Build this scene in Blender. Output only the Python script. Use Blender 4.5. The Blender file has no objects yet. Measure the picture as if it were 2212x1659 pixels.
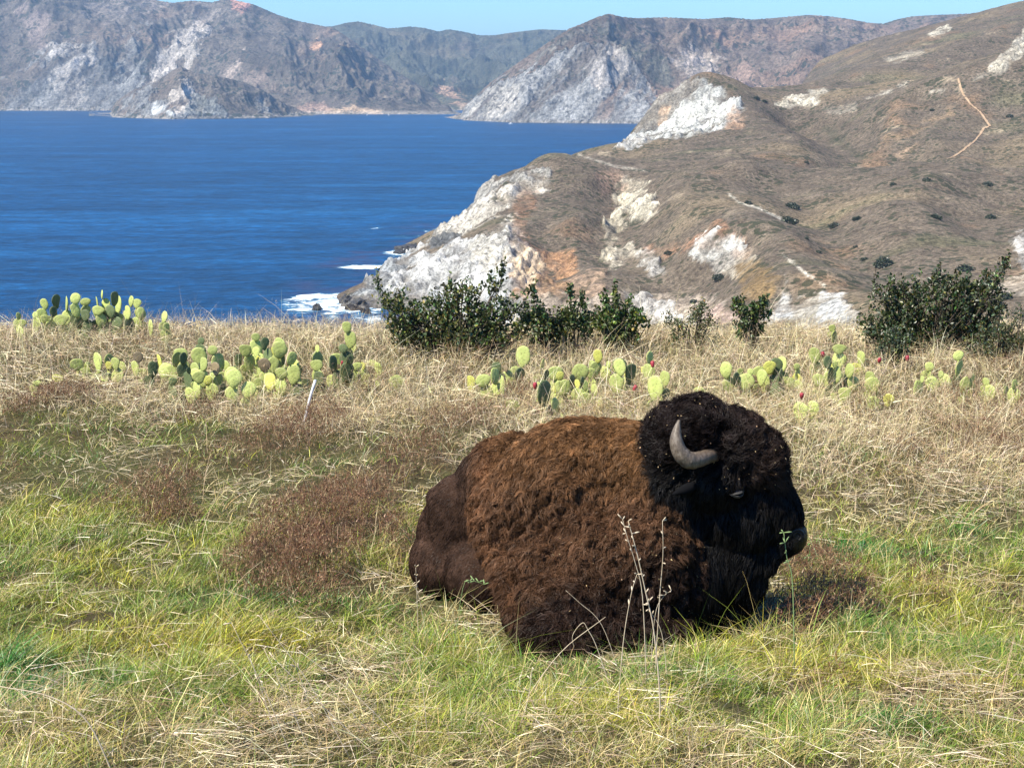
import bpy, bmesh, math, random
import numpy as np
from mathutils import Vector, Matrix, Quaternion
from mathutils.kdtree import KDTree

random.seed(7)
rng = np.random.default_rng(7)
C = bpy.context.scene
COL = C.collection
PI = math.pi

# ------------------------------------------------------------------ camera, sky, sun, exposure
FPX, CU, CV = 3200.0, 1106.0, 829.5          # focal length and centre in working pixels (picture 2212 x 1659)
TH = math.atan((829.5 - 170.0) / FPX)        # pitch down
cam_d = bpy.data.cameras.new('camera')
cam = bpy.data.objects.new('camera', cam_d)
COL.objects.link(cam)
cam_d.sensor_width = 36.0
cam_d.lens = FPX / 2212.0 * 36.0
cam_d.clip_start = 0.1
cam_d.clip_end = 60000
cam.location = (0, 0, 0)
cam.rotation_euler = (PI / 2 - TH, 0, 0)
C.camera = cam

SUN_EL = math.radians(53)
SUN_AZ = math.radians(-124)                  # measured from +Y (away from the camera) towards +X
sun_vec = Vector((math.sin(SUN_AZ) * math.cos(SUN_EL), math.cos(SUN_AZ) * math.cos(SUN_EL), math.sin(SUN_EL)))
world = bpy.data.worlds.new('World')
C.world = world
world.use_nodes = True
wn = world.node_tree.nodes
wl = world.node_tree.links
wn.clear()
wo = wn.new('ShaderNodeOutputWorld')
wb = wn.new('ShaderNodeBackground')
ws = wn.new('ShaderNodeTexSky')
ws.sky_type = 'NISHITA'
ws.sun_disc = False
ws.sun_elevation = SUN_EL
ws.sun_rotation = SUN_AZ
ws.air_density = 1.0
ws.dust_density = 0.1
ws.ozone_density = 3.0
wh = wn.new('ShaderNodeHueSaturation')
wh.inputs['Saturation'].default_value = 1.3
wl.new(ws.outputs[0], wh.inputs['Color'])
wm = wn.new('ShaderNodeMix')
wm.data_type = 'RGBA'
wm.blend_type = 'MULTIPLY'
wm.inputs[0].default_value = 1.0
wm.inputs[7].default_value = (0.66, 0.95, 1.20, 1)
wl.new(wh.outputs[0], wm.inputs[6])
wl.new(wm.outputs[2], wb.inputs['Color'])
wl.new(wb.outputs[0], wo.inputs['Surface'])
wb.inputs['Strength'].default_value = 0.086
sl = bpy.data.lights.new('sun', 'SUN')
sl.energy = 5.0
sl.angle = math.radians(0.5)
sl.color = (1.0, 0.94, 0.80)
so = bpy.data.objects.new('sun', sl)
COL.objects.link(so)
so.rotation_euler = sun_vec.to_track_quat('Z', 'Y').to_euler()
C.view_settings.view_transform = 'Standard'
C.view_settings.look = 'None'
C.view_settings.gamma = 1.0
C.view_settings.exposure = 0.92
C.cycles.use_denoising = True
C.cycles.max_bounces = 7
C.cycles.transparent_max_bounces = 8
C.cycles.volume_bounces = 0

# ------------------------------------------------------------------ projection helpers
ct, st = math.cos(TH), math.sin(TH)


def pdir(u, v):
    """Ray through a working pixel, scaled to a forward distance of 1."""
    a = (u - CU) / FPX
    b = (v - CV) / FPX
    y = ct - b * st
    return a / y, (-st - b * ct) / y


def P3(u, v, d):
    a, z = pdir(u, v)
    return Vector((a * d, d, z * d))


def proj(X, Y, Z):
    """World arrays to working pixels."""
    depth = Y * ct - Z * st
    up = Y * st + Z * ct
    return CU + FPX * X / depth, CV - FPX * up / depth


# ------------------------------------------------------------------ noise
_perm = np.random.default_rng(3).permutation(4096).astype(np.int64)


def _h(i, j, k):
    return _perm[(_perm[(_perm[i & 4095] + j) & 4095] + k) & 4095]


def noise3(x, y, z):
    x = np.asarray(x, float); y = np.asarray(y, float); z = np.asarray(z, float) + 0 * x
    i = np.floor(x).astype(np.int64); j = np.floor(y).astype(np.int64); k = np.floor(z).astype(np.int64)
    fx, fy, fz = x - i, y - j, z - k
    sx, sy, sz = [t * t * t * (t * (t * 6 - 15) + 10) for t in (fx, fy, fz)]
    out = 0
    for a in (0, 1):
        wx = sx if a else 1 - sx
        for b in (0, 1):
            wy = sy if b else 1 - sy
            for c in (0, 1):
                wz = sz if c else 1 - sz
                h = _h(i + a, j + b, k + c)
                gx = ((h & 15) - 7.5) / 7.5
                gy = (((h >> 4) & 15) - 7.5) / 7.5
                gz = (((h >> 8) & 15) - 7.5) / 7.5
                out = out + wx * wy * wz * (gx * (fx - a) + gy * (fy - b) + gz * (fz - c))
    return out


def fbm(x, y, z=0.0, o=4, g=0.5):
    s, a, f = 0, 1.0, 1.0
    for q in range(o):
        s = s + a * noise3(x * f + 17.3 * q, y * f + 5.1 * q, np.asarray(z) * f + 9.7 * q)
        a *= g
        f *= 2.03
    return s


def ridged(x, y, z=0.0, o=4, g=0.5):
    s, a, f = 0, 1.0, 1.0
    for q in range(o):
        n = 1 - np.abs(noise3(x * f + 31.3 * q, y * f + 7.1 * q, np.asarray(z) * f + 3.7 * q)) * 2.2
        s = s + a * n * n
        a *= g
        f *= 2.07
    return s / 2.0


def sstep(a, b, x):
    t = np.clip((x - a) / (b - a), 0, 1)
    return t * t * (3 - 2 * t)


def poly_sd(px, py, pts):
    """Signed distance to a polygon (positive inside)."""
    pts = np.array(pts, float)
    n = len(pts)
    best = np.full(px.shape, 1e18)
    ins = np.zeros(px.shape, bool)
    for i in range(n):
        x1, y1 = pts[i]
        x2, y2 = pts[(i + 1) % n]
        ex, ey = x2 - x1, y2 - y1
        t = np.clip(((px - x1) * ex + (py - y1) * ey) / (ex * ex + ey * ey + 1e-9), 0, 1)
        dd = (px - x1 - t * ex) ** 2 + (py - y1 - t * ey) ** 2
        best = np.minimum(best, dd)
        c = ((y1 > py) != (y2 > py)) & (px < (x2 - x1) * (py - y1) / ((y2 - y1) if y2 != y1 else 1e-9) + x1)
        ins ^= c
    d = np.sqrt(best)
    return np.where(ins, d, -d)


def line_d(px, py, pts):
    pts = np.array(pts, float)
    best = np.full(px.shape, 1e18)
    for i in range(len(pts) - 1):
        x1, y1 = pts[i]
        x2, y2 = pts[i + 1]
        ex, ey = x2 - x1, y2 - y1
        t = np.clip(((px - x1) * ex + (py - y1) * ey) / (ex * ex + ey * ey + 1e-9), 0, 1)
        best = np.minimum(best, (px - x1 - t * ex) ** 2 + (py - y1 - t * ey) ** 2)
    return np.sqrt(best)


# ------------------------------------------------------------------ objects and materials
def tag(o, label=None, cat=None, group=None, kind=None):
    if label: o['label'] = label
    if cat: o['category'] = cat
    if group: o['group'] = group
    if kind: o['kind'] = kind
    return o


def empty(name, loc=(0, 0, 0), rot=(0, 0, 0)):
    o = bpy.data.objects.new(name, None)
    o.location = loc
    o.rotation_euler = rot
    o.empty_display_size = 0.1
    COL.objects.link(o)
    return o


def link(name, me, mat=None, parent=None):
    o = bpy.data.objects.new(name, me)
    COL.objects.link(o)
    if mat is not None:
        me.materials.append(mat)
    if parent is not None:
        o.parent = parent
    return o


def np_mesh(name, V, F, smooth=True, cols=None, attrs=None):
    """V (n,3) float, F (m,k) int of one face size -> mesh."""
    me = bpy.data.meshes.new(name)
    V = np.ascontiguousarray(V, np.float32)
    F = np.ascontiguousarray(F, np.int32)
    k = F.shape[1]
    me.vertices.add(len(V))
    me.vertices.foreach_set('co', V.ravel())
    me.loops.add(F.size)
    me.loops.foreach_set('vertex_index', F.ravel())
    me.polygons.add(len(F))
    me.polygons.foreach_set('loop_start', np.arange(0, F.size, k, dtype=np.int32))
    me.polygons.foreach_set('loop_total', np.full(len(F), k, np.int32))
    me.polygons.foreach_set('use_smooth', np.full(len(F), smooth, bool))
    if cols is not None:
        a = me.color_attributes.new('Col', 'FLOAT_COLOR', 'POINT')
        cc = np.ones((len(V), 4), np.float32)
        cc[:, :3] = cols
        a.data.foreach_set('color', cc.ravel())
    for n, val in (attrs or {}).items():
        a = me.attributes.new(n, 'FLOAT', 'POINT')
        a.data.foreach_set('value', np.ascontiguousarray(val, np.float32).ravel())
    me.update(calc_edges=True)
    return me


def grid_faces(nr, nc):
    i = np.arange(nr - 1)[:, None] * nc + np.arange(nc - 1)[None, :]
    return np.stack([i, i + 1, i + 1 + nc, i + nc], -1).reshape(-1, 4)


class NT:
    """Small helper round a material's node tree."""
    def __init__(self, name):
        self.m = bpy.data.materials.new(name)
        self.m.use_nodes = True
        self.n = self.m.node_tree.nodes
        self.l = self.m.node_tree.links
        self.n.clear()
        self.out = self.n.new('ShaderNodeOutputMaterial')

    def node(self, t, **kw):
        n = self.n.new(t)
        for k, v in kw.items():
            if k in n.inputs.keys() if hasattr(n.inputs, 'keys') else False:
                pass
            setattr(n, k, v)
        return n

    def val(self, sock, v):
        if isinstance(v, bpy.types.NodeSocket):
            self.l.new(v, sock)
        else:
            if sock.type == 'RGBA' and len(v) == 3:
                v = (*v, 1)
            sock.default_value = v

    def attr(self, name, out='Color'):
        a = self.n.new('ShaderNodeAttribute')
        a.attribute_name = name
        return a.outputs[out]

    def coord(self, which='Object'):
        return self.n.new('ShaderNodeTexCoord').outputs[which]

    def mapping(self, vec, scale=(1, 1, 1), rot=(0, 0, 0)):
        m = self.n.new('ShaderNodeMapping')
        self.l.new(vec, m.inputs['Vector'])
        m.inputs['Scale'].default_value = scale
        m.inputs['Rotation'].default_value = rot
        return m.outputs[0]

    def noise(self, vec, scale, detail=4, rough=0.55, dist=0.0):
        n = self.n.new('ShaderNodeTexNoise')
        self.l.new(vec, n.inputs['Vector'])
        n.inputs['Scale'].default_value = scale
        n.inputs['Detail'].default_value = detail
        n.inputs['Roughness'].default_value = rough
        n.inputs['Distortion'].default_value = dist
        return n.outputs['Fac']

    def voronoi(self, vec, scale, feature='F1', out='Distance'):
        n = self.n.new('ShaderNodeTexVoronoi')
        n.feature = feature
        self.l.new(vec, n.inputs['Vector'])
        n.inputs['Scale'].default_value = scale
        return n.outputs[out]

    def ramp(self, fac, stops, interp='LINEAR'):
        n = self.n.new('ShaderNodeValToRGB')
        n.color_ramp.interpolation = interp
        e = n.color_ramp.elements
        while len(e) < len(stops):
            e.new(0.5)
        for k, (p, c) in enumerate(stops):
            e[k].position = p
            e[k].color = (c, c, c, 1) if isinstance(c, (int, float)) else (*c, 1)
        self.l.new(fac, n.inputs[0])
        return n.outputs[0]

    def mix(self, fac, a, b, mode='MIX'):
        n = self.n.new('ShaderNodeMix')
        n.data_type = 'RGBA'
        n.blend_type = mode
        self.val(n.inputs[0], fac)
        self.val(n.inputs[6], a)
        self.val(n.inputs[7], b)
        return n.outputs[2]

    def math(self, op, a, b=0.0, c=None):
        n = self.n.new('ShaderNodeMath')
        n.operation = op
        self.val(n.inputs[0], a)
        self.val(n.inputs[1], b)
        if c is not None:
            self.val(n.inputs[2], c)
        return n.outputs[0]

    def bump(self, h, strength=0.5, dist=1.0, normal=None):
        n = self.n.new('ShaderNodeBump')
        self.val(n.inputs['Strength'], strength)
        self.val(n.inputs['Distance'], dist)
        self.l.new(h, n.inputs['Height'])
        if normal is not None:
            self.l.new(normal, n.inputs['Normal'])
        return n.outputs[0]

    def principled(self, color, rough=0.8, spec=0.3, normal=None, **kw):
        n = self.n.new('ShaderNodeBsdfPrincipled')
        self.val(n.inputs['Base Color'], color)
        self.val(n.inputs['Roughness'], rough)
        self.val(n.inputs['Specular IOR Level'], spec)
        if normal is not None:
            self.l.new(normal, n.inputs['Normal'])
        for k, v in kw.items():
            self.val(n.inputs[k], v)
        self.l.new(n.outputs[0], self.out.inputs['Surface'])
        return n

    def leafy(self, color, trans=0.3, gloss=0.08, rough=0.45, normal=None):
        d = self.n.new('ShaderNodeBsdfDiffuse')
        t = self.n.new('ShaderNodeBsdfTranslucent')
        g = self.n.new('ShaderNodeBsdfGlossy')
        g.inputs['Roughness'].default_value = rough
        g.inputs['Color'].default_value = (1, 1, 1, 1)
        self.val(d.inputs['Color'], color)
        self.val(t.inputs['Color'], color)
        if normal is not None:
            for q in (d, g):
                self.l.new(normal, q.inputs['Normal'])
        m1 = self.n.new('ShaderNodeMixShader')
        m1.inputs[0].default_value = trans
        self.l.new(d.outputs[0], m1.inputs[1])
        self.l.new(t.outputs[0], m1.inputs[2])
        m2 = self.n.new('ShaderNodeMixShader')
        m2.inputs[0].default_value = gloss
        self.l.new(m1.outputs[0], m2.inputs[1])
        self.l.new(g.outputs[0], m2.inputs[2])
        self.l.new(m2.outputs[0], self.out.inputs['Surface'])


def terrain_material(name, spots, fine, bump_d, dark=(0.035, 0.042, 0.022)):
    """Dry hillside: painted ground kinds (attribute Col), scrub speckle at 1/spots metres, bump of bump_d metres."""
    t = NT(name)
    co = t.coord()
    col = t.attr('Col')
    rock = t.attr('rock', 'Fac')
    n1 = t.noise(co, fine, 5, 0.65)
    n2 = t.noise(co, fine * 0.16, 4, 0.6)
    v1 = t.ramp(n1, [(0.33, 0.42), (0.5, 1.0), (0.68, 1.55)])
    v2 = t.ramp(n2, [(0.3, 0.72), (0.7, 1.28)])
    n4 = t.noise(co, fine * 3.1, 3, 0.7)
    v1 = t.mix(1.0, v1, t.ramp(n4, [(0.3, 0.62), (0.7, 1.38)]), 'MULTIPLY')
    c = t.mix(1.0, col, v1, 'MULTIPLY')
    c = t.mix(1.0, c, v2, 'MULTIPLY')
    vo = t.voronoi(co, spots)
    big = t.noise(co, spots * 0.22, 3)
    thr = t.ramp(big, [(0.36, 0.1), (0.66, 0.85)])
    sp = t.math('LESS_THAN', vo, t.math('MULTIPLY', thr, 0.62))
    sp = t.math('MULTIPLY', sp, t.math('SUBTRACT', 1.0, rock))
    c = t.mix(t.math('MULTIPLY', sp, 0.75), c, dark)
    crk = t.noise(t.mapping(co, (1, 1, 0.35), (0.3, 0.2, 0.5)), fine * 0.38, 6, 0.75, 1.2)
    crv = t.ramp(crk, [(0.34, 0.30), (0.44, 0.85), (0.6, 1.12)])  # shade of crevices painted into the rock colour
    c = t.mix(rock, c, t.mix(1.0, c, crv, 'MULTIPLY'))
    fv = t.voronoi(co, spots * 2.6)
    fm_ = t.math('MULTIPLY', t.math('LESS_THAN', fv, t.math('ADD', t.math('MULTIPLY', n2, 0.5), 0.05)), t.math('SUBTRACT', 1.0, rock))
    c = t.mix(t.math('MULTIPLY', fm_, 0.42), c, dark)
    h = t.math('ADD', n1, t.math('MULTIPLY', sp, 0.35))
    cr = t.noise(t.mapping(co, (1, 1, 0.45)), fine * 0.55, 6, 0.72, 0.6)
    h2 = t.math('ADD', h, t.math('MULTIPLY', t.math('MULTIPLY', cr, rock), 2.2))
    b = t.bump(h2, 1.0, bump_d)
    c = t.mix(1.0, c, (0.98, 0.99, 1.02), 'MULTIPLY')
    t.principled(c, 0.95, 0.06, b)
    return t.m


# ------------------------------------------------------------------ land heights
NEAR = np.array([(0, -1.5), (3, -2.05), (4.9, -2.41), (6.6, -2.68), (8, -2.82), (10.5, -2.93), (13, -3.02), (15, -3.1),
                 (17, -3.16), (19, -3.29), (20.5, -3.55), (24, -4.8), (30, -8.0), (45, -17.0)])


def near_z(x, y):
    x = np.asarray(x, float); y = np.asarray(y, float)
    z = np.interp(y, NEAR[:, 0], NEAR[:, 1])
    z = z + 0.05 * fbm(x * 0.9, y * 0.9, 0.3, 3) + 0.05 * noise3(x * 2.6, y * 2.6, 0.7)
    z = z + 0.10 * noise3(x * 0.22, y * 0.22, 4.0)
    z = z + 0.06 * np.exp(-((x + 4.5) / 2.2) ** 2) * sstep(14, 19, y)
    return z


SEA = -120.0
# control points of the near headland: working pixel, forward distance
HP = [(750, 650, 800), (800, 600, 840), (870, 555, 960), (940, 505, 1120), (1000, 440, 1150), (1060, 405, 1210), (1180, 365, 1300),
      (1270, 345, 1360), (1350, 310, 1450), (1380, 262, 1500), (1430, 215, 1530), (1520, 170, 1560), (1590, 240, 1420), (1500, 260, 1440),
      (1600, 195, 1640), (1700, 195, 1700), (1760, 180, 1760), (1800, 165, 1850), (1900, 120, 1950), (2000, 75, 2050), (2140, 27, 2180), (2212, 10, 2240),
      (2400, -40, 2300), (2600, -60, 2300),
      (1400, 345, 1200), (1500, 330, 1180), (1600, 330, 1150), (1700, 345, 1080), (1850, 356, 1010), (2000, 357, 960), (2212, 372, 920), (2500, 380, 900),
      (1590, 370, 1050), (1700, 470, 820), (1780, 560, 680), (1850, 640, 560), (1300, 500, 860), (1300, 420, 1010), (1480, 440, 900), (1560, 520, 760),
      (1350, 660, 640), (1700, 660, 560), (1500, 690, 600), (1100, 690, 715), (1000, 600, 810), (1100, 500, 900), (1100, 430, 1020), (930, 640, 790),
      (2000, 500, 700), (2200, 500, 690), (2000, 600, 560), (2200, 600, 540), (2212, 690, 470), (2500, 600, 540), (1950, 690, 470), (1650, 420, 900),
      (2129, 277, 1180), (2069, 169, 1330), (1960, 300, 1150), (1850, 270, 1280), (1782, 271, 1420), (1663, 215, 1560), (1866, 335, 1120),
      (2212, 140, 1400), (2300, 130, 1400), (2092, 316, 1110), (2400, 200, 1250), (1950, 200, 1420), (2100, 110, 1800), (2212, 100, 1900), (1900, 215, 1500), (1960, 165, 1700)]
ctrl = []
for u, v, d in HP:
    p = P3(u, v, d)
    ctrl.append((p.x, p.y, p.z))
# under the sea, behind the ridges, and the hillside below the meadow
ctrl += [(-135, 800, -136), (-110, 890, -136), (-95, 1010, -136), (-55, 1130, -136), (-75, 1210, -136), (-30, 1260, -136), (0, 1340, -136), (35, 1420, -136), (60, 1500, -136), (75, 1560, -136), (100, 1640, -136), (-170, 780, -134), (-140, 980, -134), (-90, 1150, -134), (-20, 1300, -132), (40, 1460, -134), (90, 1640, -136), (150, 1900, -138),
         (-300, 600, -134), (-400, 1000, -140), (-100, 640, -128), (-600, 300, -136), (-300, 380, -128), (-160, 450, -118),
         (180, 2150, -134), (200, 2500, -134), (0, 2300, -136), (-200, 2600, -136), (20, 1900, -136), (100, 2000, -136), (400, 2350, -40), (600, 2600, 60), (0, 200, -78), (-60, 420, -108), (40, 520, -112), (150, 380, -104), (200, 250, -84), (0, 60, -26), (60, 100, -42), (-60, 100, -44), (-150, 180, -86),
         (0, 330, -102), (400, 300, -60), (300, 130, -45), (-400, 120, -110), (-250, 60, -55), (250, 50, -25), (120, 45, -17), (-120, 45, -19), (0, 45, -17)]
ctrl = np.array(ctrl)
_K = np.array([ctrl[:, 0], ctrl[:, 1]]).T / 100.0
_cc = 0.22


def _phi(r2):
    return -np.sqrt(r2 + _cc * _cc)


_D = ((_K[:, None, :] - _K[None, :, :]) ** 2).sum(-1)
_n = len(_K)
_A = np.zeros((_n + 3, _n + 3))
_A[:_n, :_n] = _phi(_D) + np.eye(_n) * 0.02
_A[:_n, _n] = 1; _A[:_n, _n + 1:] = _K
_A[_n, :_n] = 1; _A[_n + 1:, :_n] = _K.T
_w = np.linalg.solve(_A, np.concatenate([ctrl[:, 2], np.zeros(3)]))


def head_base(x, y):
    xs, ys = np.asarray(x, float) / 100.0, np.asarray(y, float) / 100.0
    out = _w[_n] + _w[_n + 1] * xs + _w[_n + 2] * ys
    for k in range(_n):
        out = out + _w[k] * _phi((xs - _K[k, 0]) ** 2 + (ys - _K[k, 1]) ** 2)
    return out


def az_grid(u0, u1, nc, dists):
    """Grid of points on rays from the camera foot: rows are distances, columns directions."""
    a = (np.linspace(u0, u1, nc) - CU) / FPX / ct
    Y = np.asarray(dists)[:, None] * np.ones(nc)[None, :]
    return a[None, :] * Y, Y


def visible_rows(Y, Z):
    e = Z / Y
    run = np.maximum.accumulate(e, axis=0)
    return e >= run - 0.0006


def patch(U, V, vis, pts, soft, nz, amp):
    """Ground-kind mask: polygon of a patch on the visible slopes with a ragged border."""
    x0, y0 = np.min(pts, 0) - soft - amp
    x1, y1 = np.max(pts, 0) + soft + amp
    m = np.zeros(U.shape)
    sel = vis & (U > x0) & (U < x1) & (V > y0) & (V < y1)
    if sel.any():
        m[sel] = sstep(-soft, soft, poly_sd(U[sel], V[sel], pts) + amp * nz[sel])
    return m


def lerp(c, target, m):
    return c * (1 - m[..., None]) + np.array(target) * m[..., None]


# ------------------------------------------------------------------ near headland
def zcol(zx, zy):   # helper for patch outlines measured on the enlarged right half
    return (678 + zx * 0.396, 0 + zy)


def build_headland():
    dists = np.concatenate([np.linspace(34, 380, 50), 380 * (2700 / 380) ** (np.linspace(0, 1, 560)[1:])])
    X, Y = az_grid(-900, 2900, 1150, dists)
    Z = head_base(X, Y)
    e0 = ridged(X / 170 + 0.4 * noise3(X / 90, Y / 90, 1.0), Y / 210, 0.5, 4)
    land = sstep(-124, -108, Z) * sstep(60, 300, Y)
    U, V = proj(X, Y, Z)
    vis = visible_rows(Y, Z)
    for h, w, pts in ((13, 26, [(1180, 372), (1118, 420), (1106, 500), (1085, 590), (1060, 660)]), (-12, 28, [(1150, 420), (1160, 500), (1200, 560)]),
                      (13, 26, [(1590, 372), (1640, 440), (1720, 520), (1850, 650)]), (-14, 30, [(1350, 400), (1325, 500), (1340, 560), (1400, 640)]),
                      (10, 26, [(1460, 390), (1480, 450), (1560, 490), (1640, 560), (1680, 640)]), (-13, 30, [(1540, 560), (1520, 600), (1460, 640)]),
                      (-13, 34, [(1640, 400), (1700, 450), (1800, 540), (1890, 640)]), (9, 30, [(2000, 400), (1980, 480), (2000, 560), (1990, 640)]),
                      (-9, 34, [(2120, 420), (2090, 520), (2110, 620)]), (-22, 42, [(1700, 245), (1782, 271), (1840, 310), (1880, 345)]),
                      (16, 60, [(1782, 252), (1900, 200), (2069, 165), (2180, 150)]), (12, 40, [(1530, 178), (1620, 225), (1720, 290), (1780, 330)]),
                      (9, 22, [(1250, 380), (1230, 450), (1270, 540), (1330, 620)]), (-10, 40, [(2180, 200), (2150, 250), (2180, 340)]),
                      (14, 50, [(2212, 60), (2050, 130), (1900, 170)]), (-14, 50, [(2212, 110), (2080, 160), (1950, 180)]),
                      (7, 22, [(1960, 200), (1930, 250), (1900, 320)]), (-6, 20, [(2000, 200), (1970, 260), (1950, 330)])):
        line = []
        for q in pts:
            k = np.unravel_index(np.argmin(np.where(vis, (U - q[0]) ** 2 + (V - q[1]) ** 2, 1e9)), U.shape)
            line.append((X[k], Y[k]))
        ww = w * (1 + 0.35 * fbm(X / 60, Y / 60, 13.0, 3))
        Z = Z + h * land * np.exp(-(line_d(X + 14 * noise3(X / 45, Y / 45, 2.2), Y + 14 * noise3(X / 45, Y / 45, 5.2), line) / ww) ** 2)
    lim = np.interp(Y, [1150, 1200, 1300, 1360, 1450, 1500, 1560, 1700, 1900, 2200, 2700], [-20, 0, 18, 55, 95, 112, 175, 235, 300, 400, 560])
    Z = Z - np.where(Y > 1150, sstep(0, 90, lim - X) * 110, 0)
    land = land * sstep(-60, 60, X - lim + np.where(Y < 1150, 400, 0))
    Z = Z + land * (e0 - 0.55) * 6.5 * sstep(300, 700, Y)
    Z = Z + land * (1.7 * fbm(X / 42, Y / 42, 2.0, 4) + 0.5 * fbm(X / 9, Y / 9, 3.0, 2))
    U, V = proj(X, Y, Z)
    vis = visible_rows(Y, Z)
    nz = fbm(X / 45, Y / 45, 7.0, 5, 0.62)
    nf = fbm(X / 13, Y / 13, 5.0, 4, 0.65)
    nn = nz * 0.9 + nf * 0.7
    st1 = fbm(X / 30 + Y / 40, Y / 90 - X / 160, 17.0, 4, 0.65)
    brown = np.array((0.128, 0.100, 0.071))
    c = np.ones(X.shape + (3,)) * brown
    # broad drifts of grass, scrub and soil
    d1 = fbm(X / 160, Y / 160, 11.0, 4)
    c = lerp(c, (0.205, 0.155, 0.092), sstep(0.0, 0.55, d1) * 0.8)
    c = lerp(c, (0.115, 0.088, 0.062), sstep(0.05, 0.6, -d1) * 0.8)
    c = lerp(c, (0.22, 0.135, 0.075), sstep(0.22, 0.6, fbm(X / 60, Y / 60, 21.0, 4)) * 0.55)
    c = lerp(c, (0.12, 0.115, 0.06), sstep(0.2, 0.6, fbm(X / 90, Y / 50, 31.0, 4)) * 0.5)
    c = lerp(c, (0.34, 0.27, 0.18), sstep(0.38, 0.62, fbm(X / 22, Y / 30, 41.0, 4, 0.6)) * 0.6 * sstep(650, 900, Y))
    rock = np.zeros(X.shape)
    white, cream, grey, orange, dgrey = (0.62, 0.62, 0.60), (0.66, 0.58, 0.44), (0.38, 0.40, 0.41), (0.40, 0.25, 0.145), (0.16, 0.165, 0.165)

    strat = fbm((X * 0.75 - Z * 1.1) / 10, (Y + X * 0.5) / 60, 3.0, 4, 0.6)

    def put(pts, col, soft=5, amp=14, k=1.0, r=1.0, field=None):
        nonlocal c, rock
        amp = amp * 1.25
        m = patch(U, V, vis, pts, soft, nn if field is None else field, amp) * k
        if r > 0.75 and k > 0: m = m * (0.25 + 0.75 * sstep(-0.35, 0.12, st1 + 0.35 * nf))
        if r <= 0.75: m = m * (0.35 + 0.65 * sstep(-0.4, 0.2, nf + 0.5 * st1))
        cc = np.array(col) * np.array((0.76, 0.735, 0.69)) * np.exp(0.55 * r * np.clip(strat * 1.2, -1.0, 0.4) + 0.25 * r * nf)[..., None]  # strata streaks, plus dark crevices painted in as shade
        c = c * (1 - m[..., None]) + np.clip(cc, 0, 0.85) * m[..., None]
        rock = np.maximum(rock * (1 - m) + m * r, 0)
        return m
    # the white sea cliffs of the point
    put([(735, 670), (760, 640), (800, 590), (870, 550), (930, 540), (990, 520), (1060, 520), (1095, 495), (1130, 520), (1180, 600), (1150, 660), (1080, 700), (900, 700), (760, 670)], grey, 5, 14)
    put([(830, 620), (880, 560), (960, 530), (1060, 500), (1100, 470), (1120, 500), (1130, 560), (1100, 620), (1080, 690), (1020, 690), (960, 640), (900, 640)], white, 8, 26)
    put([(1000, 560), (1080, 470), (1110, 470), (1120, 540), (1090, 640), (1060, 600)], (0.74, 0.70, 0.60), 8, 26, 0.8)
    put([(1040, 690), (1060, 600), (1110, 580), (1130, 640), (1110, 700)], (0.52, 0.55, 0.56), 5, 16)
    put([(725, 672), (742, 640), (790, 648), (830, 672), (800, 690)], (0.045, 0.04, 0.038), 3, 9)
    put([(925, 520), (945, 485), (1000, 435), (1060, 405), (1130, 368), (1190, 362), (1190, 385), (1110, 410), (1060, 450), (1010, 490), (960, 520)], (0.40, 0.39, 0.36), 4, 12)
    put([(930, 505), (985, 470), (1050, 440), (1120, 395), (1190, 385), (1185, 405), (1120, 430), (1060, 470), (1010, 510), (950, 530)], (0.66, 0.62, 0.54), 5, 14, 0.9)
    put([(925, 540), (940, 512), (985, 500), (1000, 515), (960, 540)], dgrey, 4, 8)
    # orange soil on the spur
    put([(1105, 500), (1118, 410), (1150, 405), (1150, 450), (1130, 500), (1180, 560), (1210, 620), (1160, 600), (1110, 560)], (0.29, 0.17, 0.105), 7, 16, 0.7, 0.2)
    put([(1100, 590), (1120, 560), (1200, 600), (1290, 640), (1250, 660), (1190, 640), (1110, 640)], orange, 6, 18, 0.95, 0.6)
    put([(1170, 560), (1240, 540), (1250, 590), (1200, 610)], (0.50, 0.29, 0.16), 6, 14, 0.9, 0.6)
    put([(1090, 560), (1130, 545), (1180, 580), (1150, 620), (1110, 600)], (0.70, 0.56, 0.40), 6, 14, 0.9, 0.9)
    put([(1140, 650), (1190, 640), (1290, 640), (1440, 640), (1560, 650), (1540, 690), (1380, 680), (1240, 700), (1150, 690)], (0.50, 0.42, 0.34), 8, 26, 0.8, 0.8)
    put([(1230, 600), (1300, 590), (1300, 640), (1250, 660)], (0.55, 0.38, 0.26), 6, 20, 0.6, 0.6)
    # white scars
    put([(1325, 400), (1350, 380), (1390, 400), (1415, 450), (1400, 480), (1350, 460)], (0.68, 0.63, 0.50), 4, 20, 0.95)
    put([(1300, 560), (1320, 480), (1345, 420), (1360, 450), (1330, 510), (1325, 570)], (0.56, 0.51, 0.40), 3, 18, 0.9)
    put([(1320, 545), (1370, 530), (1380, 545), (1320, 580)], (0.60, 0.55, 0.44), 3, 12, 0.6)
    put([(1290, 380), (1340, 360), (1350, 400), (1300, 420)], (0.34, 0.23, 0.17), 5, 14, 0.7, 0.2)
    # white bowl with its orange rim
    put([(1400, 540), (1480, 520), (1550, 480), (1610, 520), (1625, 560), (1600, 560), (1500, 530), (1440, 560)], (0.34, 0.20, 0.125), 6, 14, 0.8, 0.3)
    put([(1490, 545), (1520, 505), (1590, 510), (1612, 535), (1590, 570), (1545, 590), (1510, 570)], (0.68, 0.68, 0.64), 3, 18)
    put([(1560, 590), (1600, 560), (1620, 540), (1640, 560), (1600, 600)], (0.66, 0.60, 0.48), 3, 14, 0.8)
    put([(1590, 570), (1640, 560), (1690, 600), (1670, 650), (1600, 650)], (0.27, 0.185, 0.09), 6, 12, 0.9, 0.2)
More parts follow.
